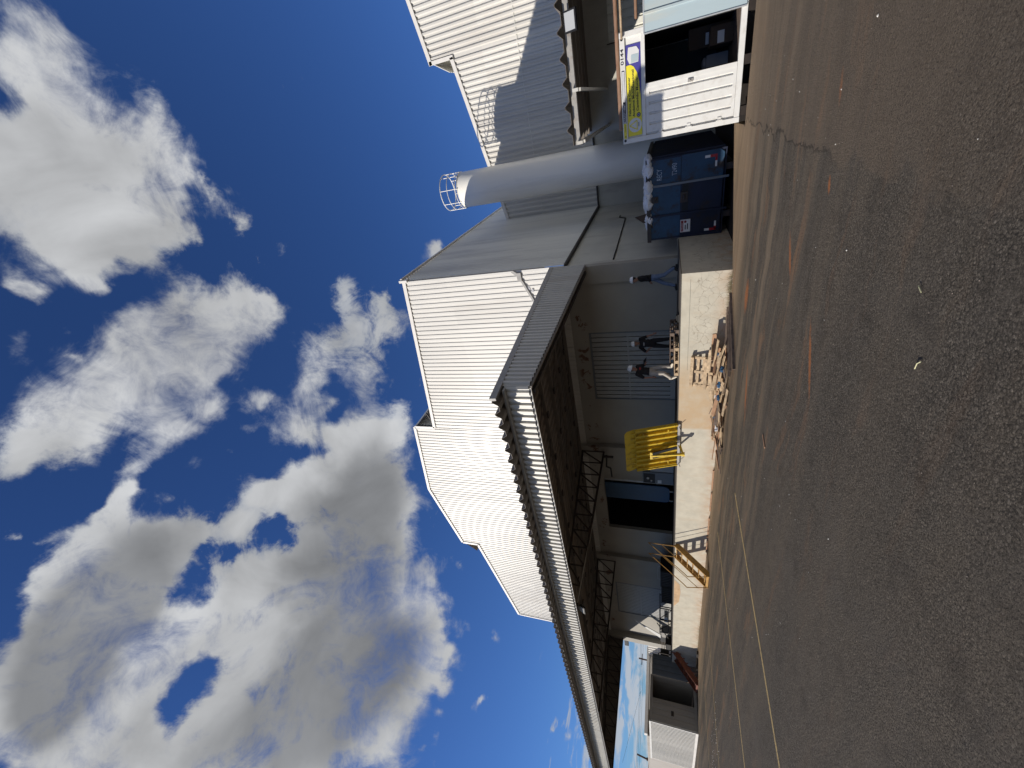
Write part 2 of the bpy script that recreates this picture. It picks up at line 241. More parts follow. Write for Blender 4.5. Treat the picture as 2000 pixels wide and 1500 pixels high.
c = k.mix(k.math('MULTIPLY', dust, near), c, (.27, .21, .15))
c = k.mix(k.mr(y, 10.5, 13., 0., .6, True), c, (.34, .245, .16))
dk = k.math('MULTIPLY', k.mr(k.noise(k.vmath('MULTIPLY', gx_, (.22, 1.1, 1)), .8, 7, .62), .53, .68), k.mr(y, 3, 8, .2, .4))
c = k.mix(dk, c, (.062, .054, .044))
red = k.math('MULTIPLY', k.mr(k.noise(k.vmath('MULTIPLY', gx_, (.3, 1.6, 1)), 1.3, 8, .68), .56, .70), k.mr(y, 3.5, 8., .1, .7))
c = k.mix(red, c, (.30, .165, .09))
for ox, oy, ax_, ay, rot in ((-2.6, 7.45, .42, .07, .6), (-3.45, 5.7, .62, .06, .55), (-.37, 6.55, .22, .05, .3), (-4.6, 10.6, .5, .25, 0.), (-1.35, 6.3, .12, .05, .4), (-6.5, 9.3, .8, .12, .3)):
    u_ = k.math('ADD', k.math('MULTIPLY', k.math('SUBTRACT', x, ox), math.cos(-rot) / ax_), k.math('MULTIPLY', k.math('SUBTRACT', y, oy), -math.sin(-rot) / ax_))
    v_ = k.math('ADD', k.math('MULTIPLY', k.math('SUBTRACT', x, ox), math.sin(-rot) / ay), k.math('MULTIPLY', k.math('SUBTRACT', y, oy), math.cos(-rot) / ay))
    rr = k.math('ADD', k.math('ADD', k.math('MULTIPLY', u_, u_), k.math('MULTIPLY', v_, v_)), k.math('MULTIPLY', k.noise(g, 9, 6, .7), 1.8))
    c = k.mix(k.mr(rr, .7, 2.0, .85, 0., True), c, (.42, .15, .05))
seam = k.math('ADD', x, k.math('MULTIPLY', k.noise(g, 1.6, 7, .65), .9))
newer = k.mr(seam, -.62, -.54)
c = k.mix(k.math('MULTIPLY', newer, k.mr(y, 3, 5, .15, .5)), c, (.165, .128, .095))
crk = k.math('MULTIPLY', k.math('MULTIPLY', k.mr(seam, -.64, -.60), k.mr(seam, -.59, -.56, 1., 0.)), k.mr(y, 6, 7, 0., .7))
c = k.mix(crk, c, (.02, .017, .015))
rough_ = k.noise(g, 38, 8, .78, .3)
pits = k.mr(k.noise(g, 55, 4, .6), .56, .68, 0., 1.)
c = k.mix(k.math('MULTIPLY', pits, k.mr(y, 6, 12, .75, .2)), c, (.025, .022, .020))
c = k.mix(k.mr(k.noise(g, 95, 3, .6), .63, .71, 0., .6), c, (.36, .32, .27))
h = k.math('ADD', k.math('MULTIPLY', agg.outputs['Distance'], -.35), k.math('ADD', k.math('MULTIPLY', rough_, 1.5), k.math('ADD', k.math('MULTIPLY', mid, 1.2), k.math('MULTIPLY', pits, -.45))))
c = k.vmath('MULTIPLY', c, (1.04, 1.01, .95))
setc(k, b, color=c, rough=.9, spec=.2, normal=bump(k, h, 1., .013))
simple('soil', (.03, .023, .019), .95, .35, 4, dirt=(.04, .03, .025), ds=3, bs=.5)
m, k, b, g = base('line_paint')
c = k.mix(k.mr(k.noise(g, 22, 6, .7), .50, .62), (.46, .33, .13), (.10, .085, .07))
setc(k, b, color=c, rough=.85, normal=bump(k, k.noise(g, 90, 4), .6, .006))
simple('twig_pale', (.55, .52, .30), .7, .2, 30)
simple('concrete_patch', (.16, .13, .10), .95, .2, 12)

# ------------------------------------------------------------------ mesh builder
class MB:
    def __init__(s): s.v = []; s.f = []; s.m = []; s.mi = 0
    def add(s, vs, fs):
        o = len(s.v); s.v += [tuple(p) for p in vs]
        for f in fs: s.f.append([i + o for i in f]); s.m.append(s.mi)
        return s
    def box(s, x0, x1, y0, y1, z0, z1):
        vs = [(x, y, z) for z in (z0, z1) for y in (y0, y1) for x in (x0, x1)]
        return s.add(vs, [(0, 2, 3, 1), (4, 5, 7, 6), (0, 1, 5, 4), (2, 6, 7, 3), (0, 4, 6, 2), (1, 3, 7, 5)])
    def obox(s, c, size, M=None):
        M = M or Matrix.Identity(3); a, b_, h = [q / 2 for q in size]; c = Vector(c)
        vs = [c + M @ Vector((x, y, z)) for z in (-h, h) for y in (-b_, b_) for x in (-a, a)]
        return s.add(vs, [(0, 2, 3, 1), (4, 5, 7, 6), (0, 1, 5, 4), (2, 6, 7, 3), (0, 4, 6, 2), (1, 3, 7, 5)])
    def bar(s, p, q, w, h, up=(0, 0, 1)):
        p, q = Vector(p), Vector(q); d = (q - p); L = d.length; d.normalize(); up = Vector(up)
        if abs(d.dot(up)) > .98: up = Vector((0, 1, 0))
        sx = d.cross(up).normalized(); uz = sx.cross(d)
        M = Matrix((d, sx, uz)).transposed()
        return s.obox((p + q) / 2, (L, w, h), M)
    def tube(s, p, q, r, seg=8, r2=None):
        p, q = Vector(p), Vector(q); d = (q - p).normalized(); r2 = r if r2 is None else r2
        a = d.orthogonal().normalized(); b_ = d.cross(a); vs = []
        for c, rr in ((p, r), (q, r2)):
            for i in range(seg):
                t = 2 * math.pi * i / seg; vs.append(c + a * (rr * math.cos(t)) + b_ * (rr * math.sin(t)))
        fs = [(i, (i + 1) % seg, seg + (i + 1) % seg, seg + i) for i in range(seg)]
        return s.add(vs, fs + [tuple(range(seg))[::-1], tuple(range(seg, 2 * seg))])
    def path(s, pts, r, seg=8):
        for a, b_ in zip(pts, pts[1:]): s.tube(a, b_, r, seg)
        for a in pts[1:-1]: s.ball(a, r, 6)
        return s
    def ball(s, c, r, n=8, sc=(1, 1, 1), M=None):
        vs = []; fs = []; c = Vector(c); M = M or Matrix.Identity(3)
        for i in range(1, n):
            for j in range(2 * n):
                a, t = math.pi * i / n, math.pi * j / n
                vs.append(c + M @ Vector((r * sc[0] * math.sin(a) * math.cos(t), r * sc[1] * math.sin(a) * math.sin(t), r * sc[2] * math.cos(a))))
        for i in range(n - 2):
            for j in range(2 * n): fs.append((i * 2 * n + j, (i + 1) * 2 * n + j, (i + 1) * 2 * n + (j + 1) % (2 * n), i * 2 * n + (j + 1) % (2 * n)))
        T = len(vs); vs += [c + M @ Vector((0, 0, r * sc[2])), c + M @ Vector((0, 0, -r * sc[2]))]
        for j in range(2 * n): fs += [(T, j, (j + 1) % (2 * n)), (T + 1, (n - 2) * 2 * n + (j + 1) % (2 * n), (n - 2) * 2 * n + j)]
        return s.add(vs, fs)
    def prism(s, pts, off):
        n = len(pts); off = Vector(off); a = [Vector(p) for p in pts]
        return s.add(a + [p + off for p in a], [tuple(range(n))[::-1], tuple(range(n, 2 * n))] + [(i, (i + 1) % n, n + (i + 1) % n, n + i) for i in range(n)])
    def corr(s, o, u, un, L, nrm, pitch, depth, b0, b1, crown=.4, slope=.14, th=0.):
        """trapezoidal sheet: runs L along unit u from o; lines go along `un`; b0(t), b1(t) give start/end along un"""
        o, u, un, nrm = map(Vector, (o, u, un, nrm)); ts = []
        n = int(math.ceil(L / pitch - 1e-6))
        for i in range(n):
            for fr, hh in ((0, 0), (1 - crown - 2 * slope, 0), (1 - crown - slope, 1), (1 - slope, 1)):
                t = (i + fr) * pitch
                if t < L: ts.append((t, hh))
        ts.append((L, 0)); vs = []
        for t, hh in ts:
            for bb in (b0, b1):
                vs.append(o + u * t + nrm * (depth * hh) + un * (bb(t) if callable(bb) else bb))
        fs = [(2 * i, 2 * i + 2, 2 * i + 3, 2 * i + 1) for i in range(len(ts) - 1)]
        s.add(vs, fs)
        if th:
            o2 = o - nrm * th; vs = []
            for t, hh in ts:
                for bb in (b0, b1): vs.append(o2 + u * t + nrm * (depth * hh) + un * (bb(t) if callable(bb) else bb))
            s.add(vs, [f[::-1] for f in fs])
            nn = len(s.v) - 4 * len(ts)
            a0, c0 = nn, nn + 2 * len(ts)
            for i in range(len(ts) - 1):
                for e in (0, 1):
                    s.f.append([a0 + 2 * i + e, a0 + 2 * i + 2 + e, c0 + 2 * i + 2 + e, c0 + 2 * i + e]); s.m.append(s.mi)
        return s
    def split(s, name, mat, parent=None, **kw):
        par = list(range(len(s.v)))
        def fd(a):
            while par[a] != a: par[a] = par[par[a]]; a = par[a]
            return a
        for f in s.f:
            for q in f[1:]: par[fd(q)] = fd(f[0])
        grp = {}
        for f in s.f: grp.setdefault(fd(f[0]), []).append(f)
        out = []
        for fs in grp.values():
            ids = sorted({q for f in fs for q in f}); mp = {q: i for i, q in enumerate(ids)}; m = MB(); m.add([s.v[q] for q in ids], [[mp[q] for q in f] for f in fs])
            out.append(m.build(name, mat, parent, **kw))
        return out
    def build(s, name, mat, parent=None, smooth=False, bevel=0):
        me = bpy.data.meshes.new(name); off = ORG.get(parent, Vector((0, 0, 0))) if parent else Vector((0, 0, 0))
        me.from_pydata([tuple(Vector(p) - off) for p in s.v], [], s.f)
        ms = mat if isinstance(mat, (list, tuple)) else [mat]
        for q in ms: me.materials.append(MT[q])
        for p, i in zip(me.polygons, s.m): p.material_index = i; p.use_smooth = smooth
        me.update()
        o = bpy.data.objects.new(name, me); COL.objects.link(o)
        if parent: o.parent = parent
        ORG[o] = off
        if bevel:
            md = o.modifiers.new('bevel', 'BEVEL'); md.width = bevel; md.segments = 1; md.limit_method = 'ANGLE'
        return o
ORG = {}
def tag(o, label, cat, group=None, kind=None):
    if label: o['label'] = label
    if cat: o['category'] = cat
    if group: o['group'] = group
    if kind: o['kind'] = kind
    return o
def thing(name, label, cat, loc=(0, 0, 0), group=None):
    o = bpy.data.objects.new(name, None); o.empty_display_size = .2; COL.objects.link(o); o.location = loc; ORG[o] = Vector(loc)
    return tag(o, label, cat, group)
def dup(o, loc, rot=(0, 0, 0), label=None, scale=None, parent=None):
    c = o.copy(); COL.objects.link(c); c.parent = parent
    if parent is None:
        c.location = loc; c.rotation_euler = rot
        if scale: c.scale = scale
        if label: c['label'] = label
    for ch in o.children: dup(ch, None, None, parent=c)
    return c
def text(s_, size, loc, rot, mat, parent, name='lettering', align='LEFT', ext=.002, sx=1., bold=0.):
    cu = bpy.data.curves.new('t', 'FONT'); cu.body = s_; cu.size = size; cu.extrude = ext; cu.align_x = align; cu.align_y = 'CENTER'; cu.offset = bold
    t = bpy.data.objects.new('t', cu); COL.objects.link(t); bpy.context.view_layer.update()
    me = bpy.data.meshes.new_from_object(t.evaluated_get(bpy.context.evaluated_depsgraph_get()))
    bpy.data.objects.remove(t)
    M = Matrix.Translation(Vector(loc) - ORG[parent]) @ rot.to_4x4() @ Matrix.Diagonal((sx, 1, 1, 1))
    me.transform(M); me.materials.clear(); me.materials.append(MT[mat]); me.name = name
    o = bpy.data.objects.new(name, me); COL.objects.link(o); o.parent = parent; ORG[o] = ORG[parent]
    return o
FRONT = Matrix(((1, 0, 0), (0, 0, -1), (0, 1, 0)))      # lettering on a wall that faces -Y
X_, Y_, Z_ = (1, 0, 0), (0, 1, 0), (0, 0, 1)
# ================================================================== SETTING
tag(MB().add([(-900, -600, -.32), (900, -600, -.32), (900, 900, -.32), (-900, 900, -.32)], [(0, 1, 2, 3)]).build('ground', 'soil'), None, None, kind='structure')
yard = [(-120, -70), (60, -70), (60, 12.75), (-1.15, 13.28), (-1.22, 15.3), (-4.8, 13.11), (-30.2, 13.11), (-30.2, 40), (-120, 40)]  # diagonal part of the outline is shaped to the dock's shadow edge
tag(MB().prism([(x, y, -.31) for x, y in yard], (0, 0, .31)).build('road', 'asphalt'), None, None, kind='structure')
for i, x in enumerate((-9.8, -14.05, -20.4, -24.6)):
    y1 = (9.0, 10.9, 10.7, 9.6)[i]
    m = MB(); n = 14
    pts = [(x + random.uniform(-.012, .012) - (.33 * (t / n) if i == 0 else 0.05 * t / n), y1 + (-3.5 - y1) * t / n) for t in range(n + 1)]
    for a, b in zip(pts, pts[1:]): m.add([(a[0] - .05, a[1], .004), (b[0] - .05, b[1], .004), (b[0] + .05, b[1], .004), (a[0] + .05, a[1], .004)], [(0, 1, 2, 3)])
    tag(m.build('parking_line', 'line_paint'), None, None, kind='structure')
# crumbled asphalt, grit and litter
def scatter(name, mat, n, fn, s0, s1):
    m = MB()
    for i in range(n):
        x, y = fn(); r = random.uniform(s0, s1) * random.uniform(.5, 1)
        vs = [(x + r * random.uniform(.4, 1) * sx, y + r * random.uniform(.4, 1) * sy, r * random.uniform(.3, .9) * sz + .003) for sx, sy, sz in ((1, 0, 0), (0, 1, 0), (-1, 0, 0), (0, -1, 0), (0, 0, 1))]
        m.add(vs, [(0, 1, 4), (1, 2, 4), (2, 3, 4), (3, 0, 4)])
    return tag(m.build(name, mat), None, None, kind='stuff')
scatter('gravel', 'gravel', 900, lambda: (random.uniform(-29, -4.9), 13.05 - abs(random.gauss(0, .25))), .008, .04)
scatter('grit', 'gravel', 1500, lambda: (random.uniform(-24, 3), random.uniform(2.0, 12.5)), .003, .010)
scatter('litter', 'speck', 160, lambda: (random.uniform(-26, 2.5), random.uniform(3, 12.8)), .006, .022)
scatter('litter', 'speck', 70, lambda: (random.uniform(-23, -19.5), random.gauss(6.7, .5)), .01, .04)
# dry weeds at the foot of the dock
m = MB()
for i in range(420):
    x = random.choice((random.gauss(-5.35, .22), random.uniform(-6.6, -4.95), random.gauss(-26, 1.0))); y = 13.06 - abs(random.gauss(0, .08)); h = random.uniform(.05, .2); a = random.uniform(0, 6.28)
    dx, dy = .06 * math.cos(a), .06 * math.sin(a) - .02
    m.add([(x - .004, y, 0), (x + .006, y, 0), (x + dx, y + dy, h)], [(0, 1, 2)])
tag(m.build('dry_weeds', 'weed'), None, None, kind='stuff')

# ================================================================== MAIN HALL
hall = thing('warehouse', 'big white ribbed metal warehouse with stepped gable above the loading dock', 'building', (-21, 17.1, 0))
MB_ = MB(); xs = [(-36.6, -33.0), (-28.98, -22.75), (-18.45, -12.55), (-8.75, -5.58)]
for a, b in xs: MB_.box(a, b, 17.1, 17.32, -.3, 6.2)
for a, b in [(-33.0, -28.98), (-22.75, -18.45), (-12.55, -8.75)]: MB_.box(a, b, 17.102, 17.32, 5.2, 6.2).box(a, b, 17.102, 17.32, -.3, 1.38)
MB_.build('masonry_wall', 'masonry', hall)
MB().box(-5.8, -5.58, 17.33, 50, -.3, 6.05).build('side_wall', 'masonry_side', hall)
MB().box(-36.6, -36.4, 17.33, 50, -.3, 14).build('side_wall', 'masonry_side', hall)
for a, b, d in ((-16.35, -15.6, .28), (-26.35, -25.5, .28), (-36.6, -36.0, .4), (-6.35, -5.575, .12)):
    MB().box(a, b, 17.1 - d, 17.098, 1.39, 6.3).build('pilaster', 'masonry', hall)
GP = [(-36.65, 14.08), (-26.85, 15.58), (-26.85, 16.92), (-20.9, 17.95), (-14.95, 16.95), (-14.95, 15.48), (-5.45, 14.02)]
def lerp(pts, x):
    for (a, za), (b, zb) in zip(pts, pts[1:]):
        if a <= x <= b: return za + (zb - za) * (x - a) / (b - a)
    return pts[-1][1]
m = MB()
for a, b, P_ in ((-36.65, -26.85, GP[0:2]), (-26.85, -14.95, GP[2:5]), (-14.95, -5.45, GP[5:7])):
    m.corr((a, 17.05, 0), X_, Z_, b - a, (0, -1, 0), .25, .033, 5.95, lambda t, a=a, P_=P_: lerp(P_, min(a + t, P_[-1][0])), crown=.42, slope=.06)
m.build('front_cladding', 'cladding', hall)
m = MB(); m.corr((-5.45, 17.12, 0), Y_, Z_, 33, X_, .25, .035, 5.95, 14.15); m.build('side_cladding', 'cladding_side', hall)
m = MB()
for (a, za), (b, zb) in zip(GP, GP[1:]):
    if a != b: m.prism([(a, 17.0, za), (b, 17.0, zb), (b, 17.0, zb + .06), (a, 17.0, za + .06)], (0, 33.2, 0))
m.box(-26.95, -26.85, 17.2, 50, 15.5, 16.9).box(-14.95, -14.85, 17.2, 50, 15.4, 16.9)
m.build('roof', 'cladding_side', hall)
m = MB()
for a, b in zip(GP, GP[1:]):
    m.bar((a[0], 16.985, a[1] + (.02 if a[0] != b[0] else 0)), (b[0], 16.985, b[1] + (.02 if a[0] != b[0] else 0)), .05, .19, (0, 0, 1) if a[0] != b[0] else (1, 0, 0))
m.box(-36.7, -36.55, 16.96, 17.01, 6, 14.0); m.box(-5.5, -5.38, 16.95, 17.2, 13.85, 14.3)
m.box(-5.41, -5.30, 17.0, 50, 14.12, 14.22)
m.build('rake_trim', 'trim', hall)
MB().box(-5.6, -5.40, 17.12, 50, 5.86, 5.945).build('cladding_sill', 'dark_steel', hall)
# raised ridge ventilator: side sheets hanging outward
for sgn, x in ((1, -14.95), (-1, -26.85)):
    m = MB(); m.corr((x, 17.0, 16.85), Y_, Vector((sgn * .95, 0, -1.0)).normalized(), 33, Vector((sgn, 0, .9)).normalized(), .25, .04, 0, 1.3, th=.01); m.build('ridge_vent_sheet', 'roof_under', hall)
    m = MB()
    for yy in (17.2, 20, 23): m.bar((x, yy, 15.55), (x + sgn * .9, yy, 15.85), .05, .05)
    m.split('vent_bracket', 'dark_steel', hall)
# sagging cable line and junction box on the front cladding
m = MB().box(-7.2, -5.62, 16.985, 17.0, 8.32, 8.37)
# conduit along the cladding (slopes down to the canopy)
m = MB().bar((-5.7, 16.97, 8.02), (-9.55, 16.97, 6.45), .05, .09).bar((-5.45, 16.97, 8.3), (-5.72, 16.97, 7.98), .05, .12); m.build('cable_tray', 'grey_steel', hall)
MB().box(-5.95, -5.55, 16.93, 17.0, 7.9, 8.1).build('junction_box', 'grey_steel', hall)
m = MB()
for x, z in ((-6.4, 7.6), (-6.5, 7.45), (-6.9, 7.2), (-7.6, 7.3), (-7.9, 6.95), (-8.6, 6.75)): m.box(x, x + .14, 16.995, 17.003, z, z + .09)
m.split('tape_patch', 'print_grey', hall)
# roller doors
for a, b in ((-12.55, -8.75), (-33.0, -28.98)):
    m = MB(); m.corr((a, 17.2, 0), X_, Z_, b - a, (0, -1, 0), .25 if a > -20 else .2, .07, 1.39, 5.2, crown=.80, slope=.03)
    d = m.build('metal_door', 'roller', hall)
    MB().box(a, b, 17.105, 17.125, 3.42, 3.5).build('door_rail', 'roller', d)
    MB().box(a, b, 17.11, 17.128, 1.39, 1.62).build('door_sill', 'roller', d)
    MB().box(a, a + .06, 17.09, 17.2, 1.39, 5.19).box(b - .06, b, 17.09, 17.2, 1.39, 5.19).box(a + .061, b - .061, 17.09, 17.2, 5.1, 5.19).build('door_frame', 'green_grey', d)
# open doorway with dark interior
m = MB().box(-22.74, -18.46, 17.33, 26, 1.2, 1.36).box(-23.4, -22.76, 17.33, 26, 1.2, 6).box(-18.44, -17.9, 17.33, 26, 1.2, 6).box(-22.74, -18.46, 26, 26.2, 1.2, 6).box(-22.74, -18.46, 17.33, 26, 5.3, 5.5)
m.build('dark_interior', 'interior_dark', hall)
m = MB(); pts = [(-19.80, 16.98, 5.16), (-18.52, 16.98, 5.16)] + [(-18.52 - .28 + .28 * math.cos(t * .26), 16.98, 1.95 - .35 * math.sin(t * .26)) for t in range(0, 7)] + [(-19.6 - .18 * math.sin(t * .26), 16.98, 1.6 + .3 * (1 - math.cos(t * .26))) for t in range(0, 7)]
m.prism(pts, (0, .06, 0)); cu = m.build('door_curtain', 'blue_curtain', hall)
MB().box(-18.9, -18.84, 16.97, 17.03, 1.39, 1.6).box(-19.66, -19.6, 16.97, 17.03, 1.39, 1.6).split('curtain_leg', 'grey_steel', cu)
m = MB().tube((-18.13, 16.9, 5.17), (-18.13, 16.9, 2.28), .022, 8).tube((-18.22, 16.93, 5.17), (-18.22, 16.93, 2.3), .012, 6).build('conduit', 'galvanised', hall)
MB().tube((-18.15, 16.88, 2.27), (-17.93, 16.8, 1.99), .05, 10).build('conduit_elbow', 'white_paint', hall)
MB().box(-36.62, -36.55, 17.0, 17.33, 1.39, 6).build('corner_trim', 'trim', hall)

# ================================================================== RIGHT HALL
rh = thing('warehouse', 'grey and white ribbed warehouse behind the white silo, half in shadow', 'building', (3, 28.45, 0))
RP1 = [(-5.44, 12.1), (3.95, 13.70)]; RP2 = [(3.95, 15.12), (9.6, 15.93), (15.2, 15.12)]
m = MB(); m.corr((-5.44, 28.45, 0), X_, Z_, 9.39, (0, -1, 0), .3, .075, 5.96, lambda t: lerp(RP1, min(-5.44 + t, 3.95)), crown=.30, slope=.17)
m.corr((3.95, 28.45, 0), X_, Z_, 11.25, (0, -1, 0), .3, .075, 5.96, lambda t: lerp(RP2, min(3.95 + t, 15.2)), crown=.30, slope=.17)
m.build('front_cladding', 'cladding', rh)
MB().box(-5.44, 15.2, 28.385, 28.40, 9.62, 9.645).build('sheet_lap', 'cladding_side', rh)
MB().box(-5.57, 15.2, 28.55, 28.8, -.3, 5.955).build('masonry_wall', 'masonry_side', rh)
MB().box(-5.44, 15.2, 28.38, 28.549, 5.88, 5.957).build('cladding_sill', 'dark_steel', rh)
m = MB(); m.bar((-5.4, 28.36, 12.13), (3.95, 28.36, 13.73), .06, .22).bar((3.95, 28.36, 13.6), (3.95, 28.36, 15.2), .06, .2, (1, 0, 0)).bar((3.86, 28.36, 15.12), (9.6, 28.36, 15.96), .06, .22)
m.build('rake_trim', 'trim', rh)
m = MB(); m.prism([(-5.4, 28.4, 12.1), (3.95, 28.4, 13.7), (3.95, 28.4, 13.76), (-5.4, 28.4, 12.16)], (0, 20, 0)).prism([(3.95, 28.4, 15.12), (9.6, 28.4, 15.93), (9.6, 28.4, 15.99), (3.95, 28.4, 15.18)], (0, 20, 0)).prism([(9.6, 28.4, 15.93), (15.2, 28.4, 15.12), (15.2, 28.4, 15.18), (9.6, 28.4, 15.99)], (0, 20, 0)).box(3.95, 4.05, 28.5, 48, 13.6, 15.1)
m.build('roof', 'cladding_side', rh)
m = MB(); m.corr((3.95, 28.42, 15.05), Y_, Vector((-.62, 0, -1.0)).normalized(), 20, Vector((-1, 0, .62)).normalized(), .3, .05, 0, 1.15, th=.01); m.build('ridge_vent_sheet', 'fascia_paint', rh)

# black cable along the side wall
tag(MB().path([(-5.55, 17.55, 3.92), (-5.55, 18.6, 3.92), (-5.55, 24.6, 3.95), (-5.55, 25.0, 4.3), (-5.55, 25.4, 4.3)], .03, 6).build('cable', 'black'), 'black cable clipped to the grey side wall above the blue dumpster', 'cable')

# ================================================================== SILO
si = thing('silo', 'tall white cylindrical silo with guard rail on top beside the warehouse', 'silo', (-2.74, 24.9, -.3))
m = MB(); n = 56; r = .975; c = (-2.74, 24.9)
zs = [-.3, 3, 6, 9, 11.5, 13.3]; vs = []
for z in zs:
    for i in range(n): vs.append((c[0] + r * math.cos(2 * math.pi * i / n), c[1] + r * math.sin(2 * math.pi * i / n), z))
fs = [(j * n + i, j * n + (i + 1) % n, (j + 1) * n + (i + 1) % n, (j + 1) * n + i) for j in range(len(zs) - 1) for i in range(n)]
m.add(vs, fs + [tuple(range(len(zs) * n - n, len(zs) * n))]); m.build('shell', 'silo_paint', si, smooth=False)
for p in si.children[0].data.polygons: p.use_smooth = abs(p.normal.z) < .5
m = MB()
def ring(m, z, rr, t, n=48):
    P_ = [(c[0] + rr * math.cos(2 * math.pi * i / n), c[1] + rr * math.sin(2 * math.pi * i / n), z) for i in range(n)]
    for i in range(n): m.tube(P_[i], P_[(i + 1) % n], t, 6)
ring(m, 14.4, 1.0, .028); ring(m, 13.95, 1.0, .022); ring(m, 13.42, 1.0, .022)
for i in range(8):
    a = 2 * math.pi * (i + .3) / 8; m.tube((c[0] + math.cos(a), c[1] + math.sin(a), 13.25), (c[0] + math.cos(a), c[1] + math.sin(a), 14.4), .022, 6)
m.build('guard_rail', 'white_paint', si)
m = MB(); ring(m, 13.3, .98, .02)
m.build('weld_rim', 'silo_paint', si)

# ================================================================== LOADING DOCK
dock = thing('loading_dock', 'long cream rendered concrete loading dock, cracked and stained with red earth', 'dock', (-17, 13.1, 0))
MB().box(-30.2, -4.81, 13.1, 17.099, -.3, 1.385).box(-36.6, -30.201, 15.2, 17.099, -.3, 1.385).build('dock_wall', 'dock_render', dock)
MB().box(-5.579, -4.81, 17.1, 28.4, -.3, 1.385).build('dock_return', 'dock_render', dock)
MB().box(-30.2, -4.8, 13.085, 16.82, 1.386, 1.41).box(-36.55, -30.201, 15.19, 16.7, 1.386, 1.41).build('dock_floor', 'dock_floor', dock)
m = MB(); m.prism([(-21.1, 13.097, 1.37), (-23.6, 13.097, 1.37), (-23.1, 13.097, 1.12), (-22.2, 13.097, 1.06), (-21.5, 13.097, 1.1)], (0, -.008, 0)); m.build('render_patch', 'patch_render', dock)
m = MB()
for (xa, za), (xb, zb) in zip([(-5.0, 1.12), (-6.1, 1.12), (-7.2, 1.125), (-8.3, 1.13)], [(-6.1, 1.12), (-7.2, 1.125), (-8.3, 1.13), (-8.31, 1.13)]): m.box(xb, xa, 13.0965, 13.0995, za, za + .006)
m.build('crack', 'black', dock)

# ================================================================== CANOPY
cp = thing('loading_canopy', 'long corrugated metal canopy on steel trusses above the loading dock', 'canopy', (-21, 12, 5))
XA, XB = -36.65, -5.5
zr = lambda y: 5.70 + .0705 * (y - 7.4)
sl = Vector((0, 1, .0705)).normalized(); nr = Vector((0, -.0705, 1)).normalized()
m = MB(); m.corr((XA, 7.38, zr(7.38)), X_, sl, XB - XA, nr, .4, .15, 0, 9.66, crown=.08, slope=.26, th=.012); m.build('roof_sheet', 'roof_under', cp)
m = MB(); m.corr((XA, 7.98, 0), X_, Z_, XB - XA, (0, -1, 0), .2, .05, 5.05, 5.70, crown=.45, slope=.08); m.build('front_fascia', 'fascia_paint', cp)
m = MB(); m.corr((XB, 7.99, 0), Y_, Z_, 9.0, X_, .2, .05, 5.03, lambda t: zr(7.99 + t) + .03); m.build('end_fascia', 'fascia_paint', cp)
MB().box(XA, XB - .03, 7.80, 7.94, 5.655, 5.715).build('gutter', 'grey_steel', cp)
MB().box(XA, XB - .03, 8.0, 8.06, 5.0, 5.06).build('bottom_rail', 'grey_steel', cp)
MB().box(XB - .06, XB - .01, 8.0, 16.98, 4.97, 5.06).build('bottom_rail', 'roof_under', cp)
MB().bar((XB + .02, 7.36, zr(7.36) + .1), (XB + .02, 16.98, zr(16.98) + .1), .07, .17).build('edge_flashing', 'grey_steel', cp)
MB().box(XA, XB - .08, 16.9, 17.0, zr(17) + .13, zr(17) + .22).build('wall_flashing', 'dark_steel', cp)
m = MB()
for y in (8.1, 9.6, 11.1, 12.6, 14.1, 15.6, 16.7): m.box(XA + .05, XB - .08, y, y + .06, zr(y) - .15, zr(y) - .012)
m.split('purlin', 'roof_under', cp)
m = MB()
for i in range(15):
    x = XA + 1.1 + i * 2.05
    for ya, yb in ((9.6, 11.1), (12.6, 14.1), (15.6, 16.7)): m.tube((x, ya, zr(ya) - .14), (x + .9, yb, zr(yb) - .1), .012, 5)
m.split('sag_rod', 'dark_steel', cp)
for y in (9.6, 11.1, 12.6, 14.1, 15.6):
    m = MB()
    for i in range(15): x = XA + 1.1 + i * 2.05; m.box(x - .12, x + .12, y - .04, y + .10, zr(y) - .2, zr(y) - .151)
    for o in m.split('purlin_cleat', 'dark_steel', cp): pass
MB().tube((XA + .3, 9.1, 5.55), (XB - .3, 9.1, 5.55), .018, 6).build('electrical_conduit', 'galvanised', cp)
def truss(X, z0=5.0, z1=6.17, y0=8.12, y1=16.8):
    m = MB(); n = 10; zt = lambda y: zr(y) - .2
    m.bar((X, y0, z0), (X, y1, z0), .10, .09).bar((X, y0, zt(y0)), (X, y1, zt(y1)), .10, .09)
    for i in range(n + 1):
        y = y1 - (y1 - y0) * i / n; m.bar((X, y, z0), (X, y, zt(y)), .05, .05, (0, 1, 0))
        if i < n: y2 = y1 - (y1 - y0) * (i + 1) / n; m.bar((X, y, zt(y)), (X, y2, z0), .055, .055)
    return m.build('truss', 'dark_steel', cp)
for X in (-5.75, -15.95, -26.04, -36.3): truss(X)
m = MB(); m.corr((-36.5, 8.0, 0), Y_, Z_, 8.9, (-1, 0, 0), .2, .03, 4.98, lambda t: zr(8 + t)); m.build('end_fascia', 'roof_under', cp)
MB().tube((-15.95, 12.0, 4.97), (-15.9, 8.25, 5.02), .035, 8).build('brace_rod', 'grey_steel', cp)
MB().path([(-15.9, 16.4, 4.97), (-15.9, 16.4, 4.45)], .07, 8).build('pipe_hanger', 'dark_steel', cp)
tag(MB().path([(-15.9, 16.5, 4.82), (-16.75, 16.5, 4.88), (-16.85, 16.5, 4.66), (-17.5, 16.5, 4.64)], .045, 8).build('drain_pipe', 'black'), 'black bent drain pipe hanging from the nearest dark roof truss', 'pipe')

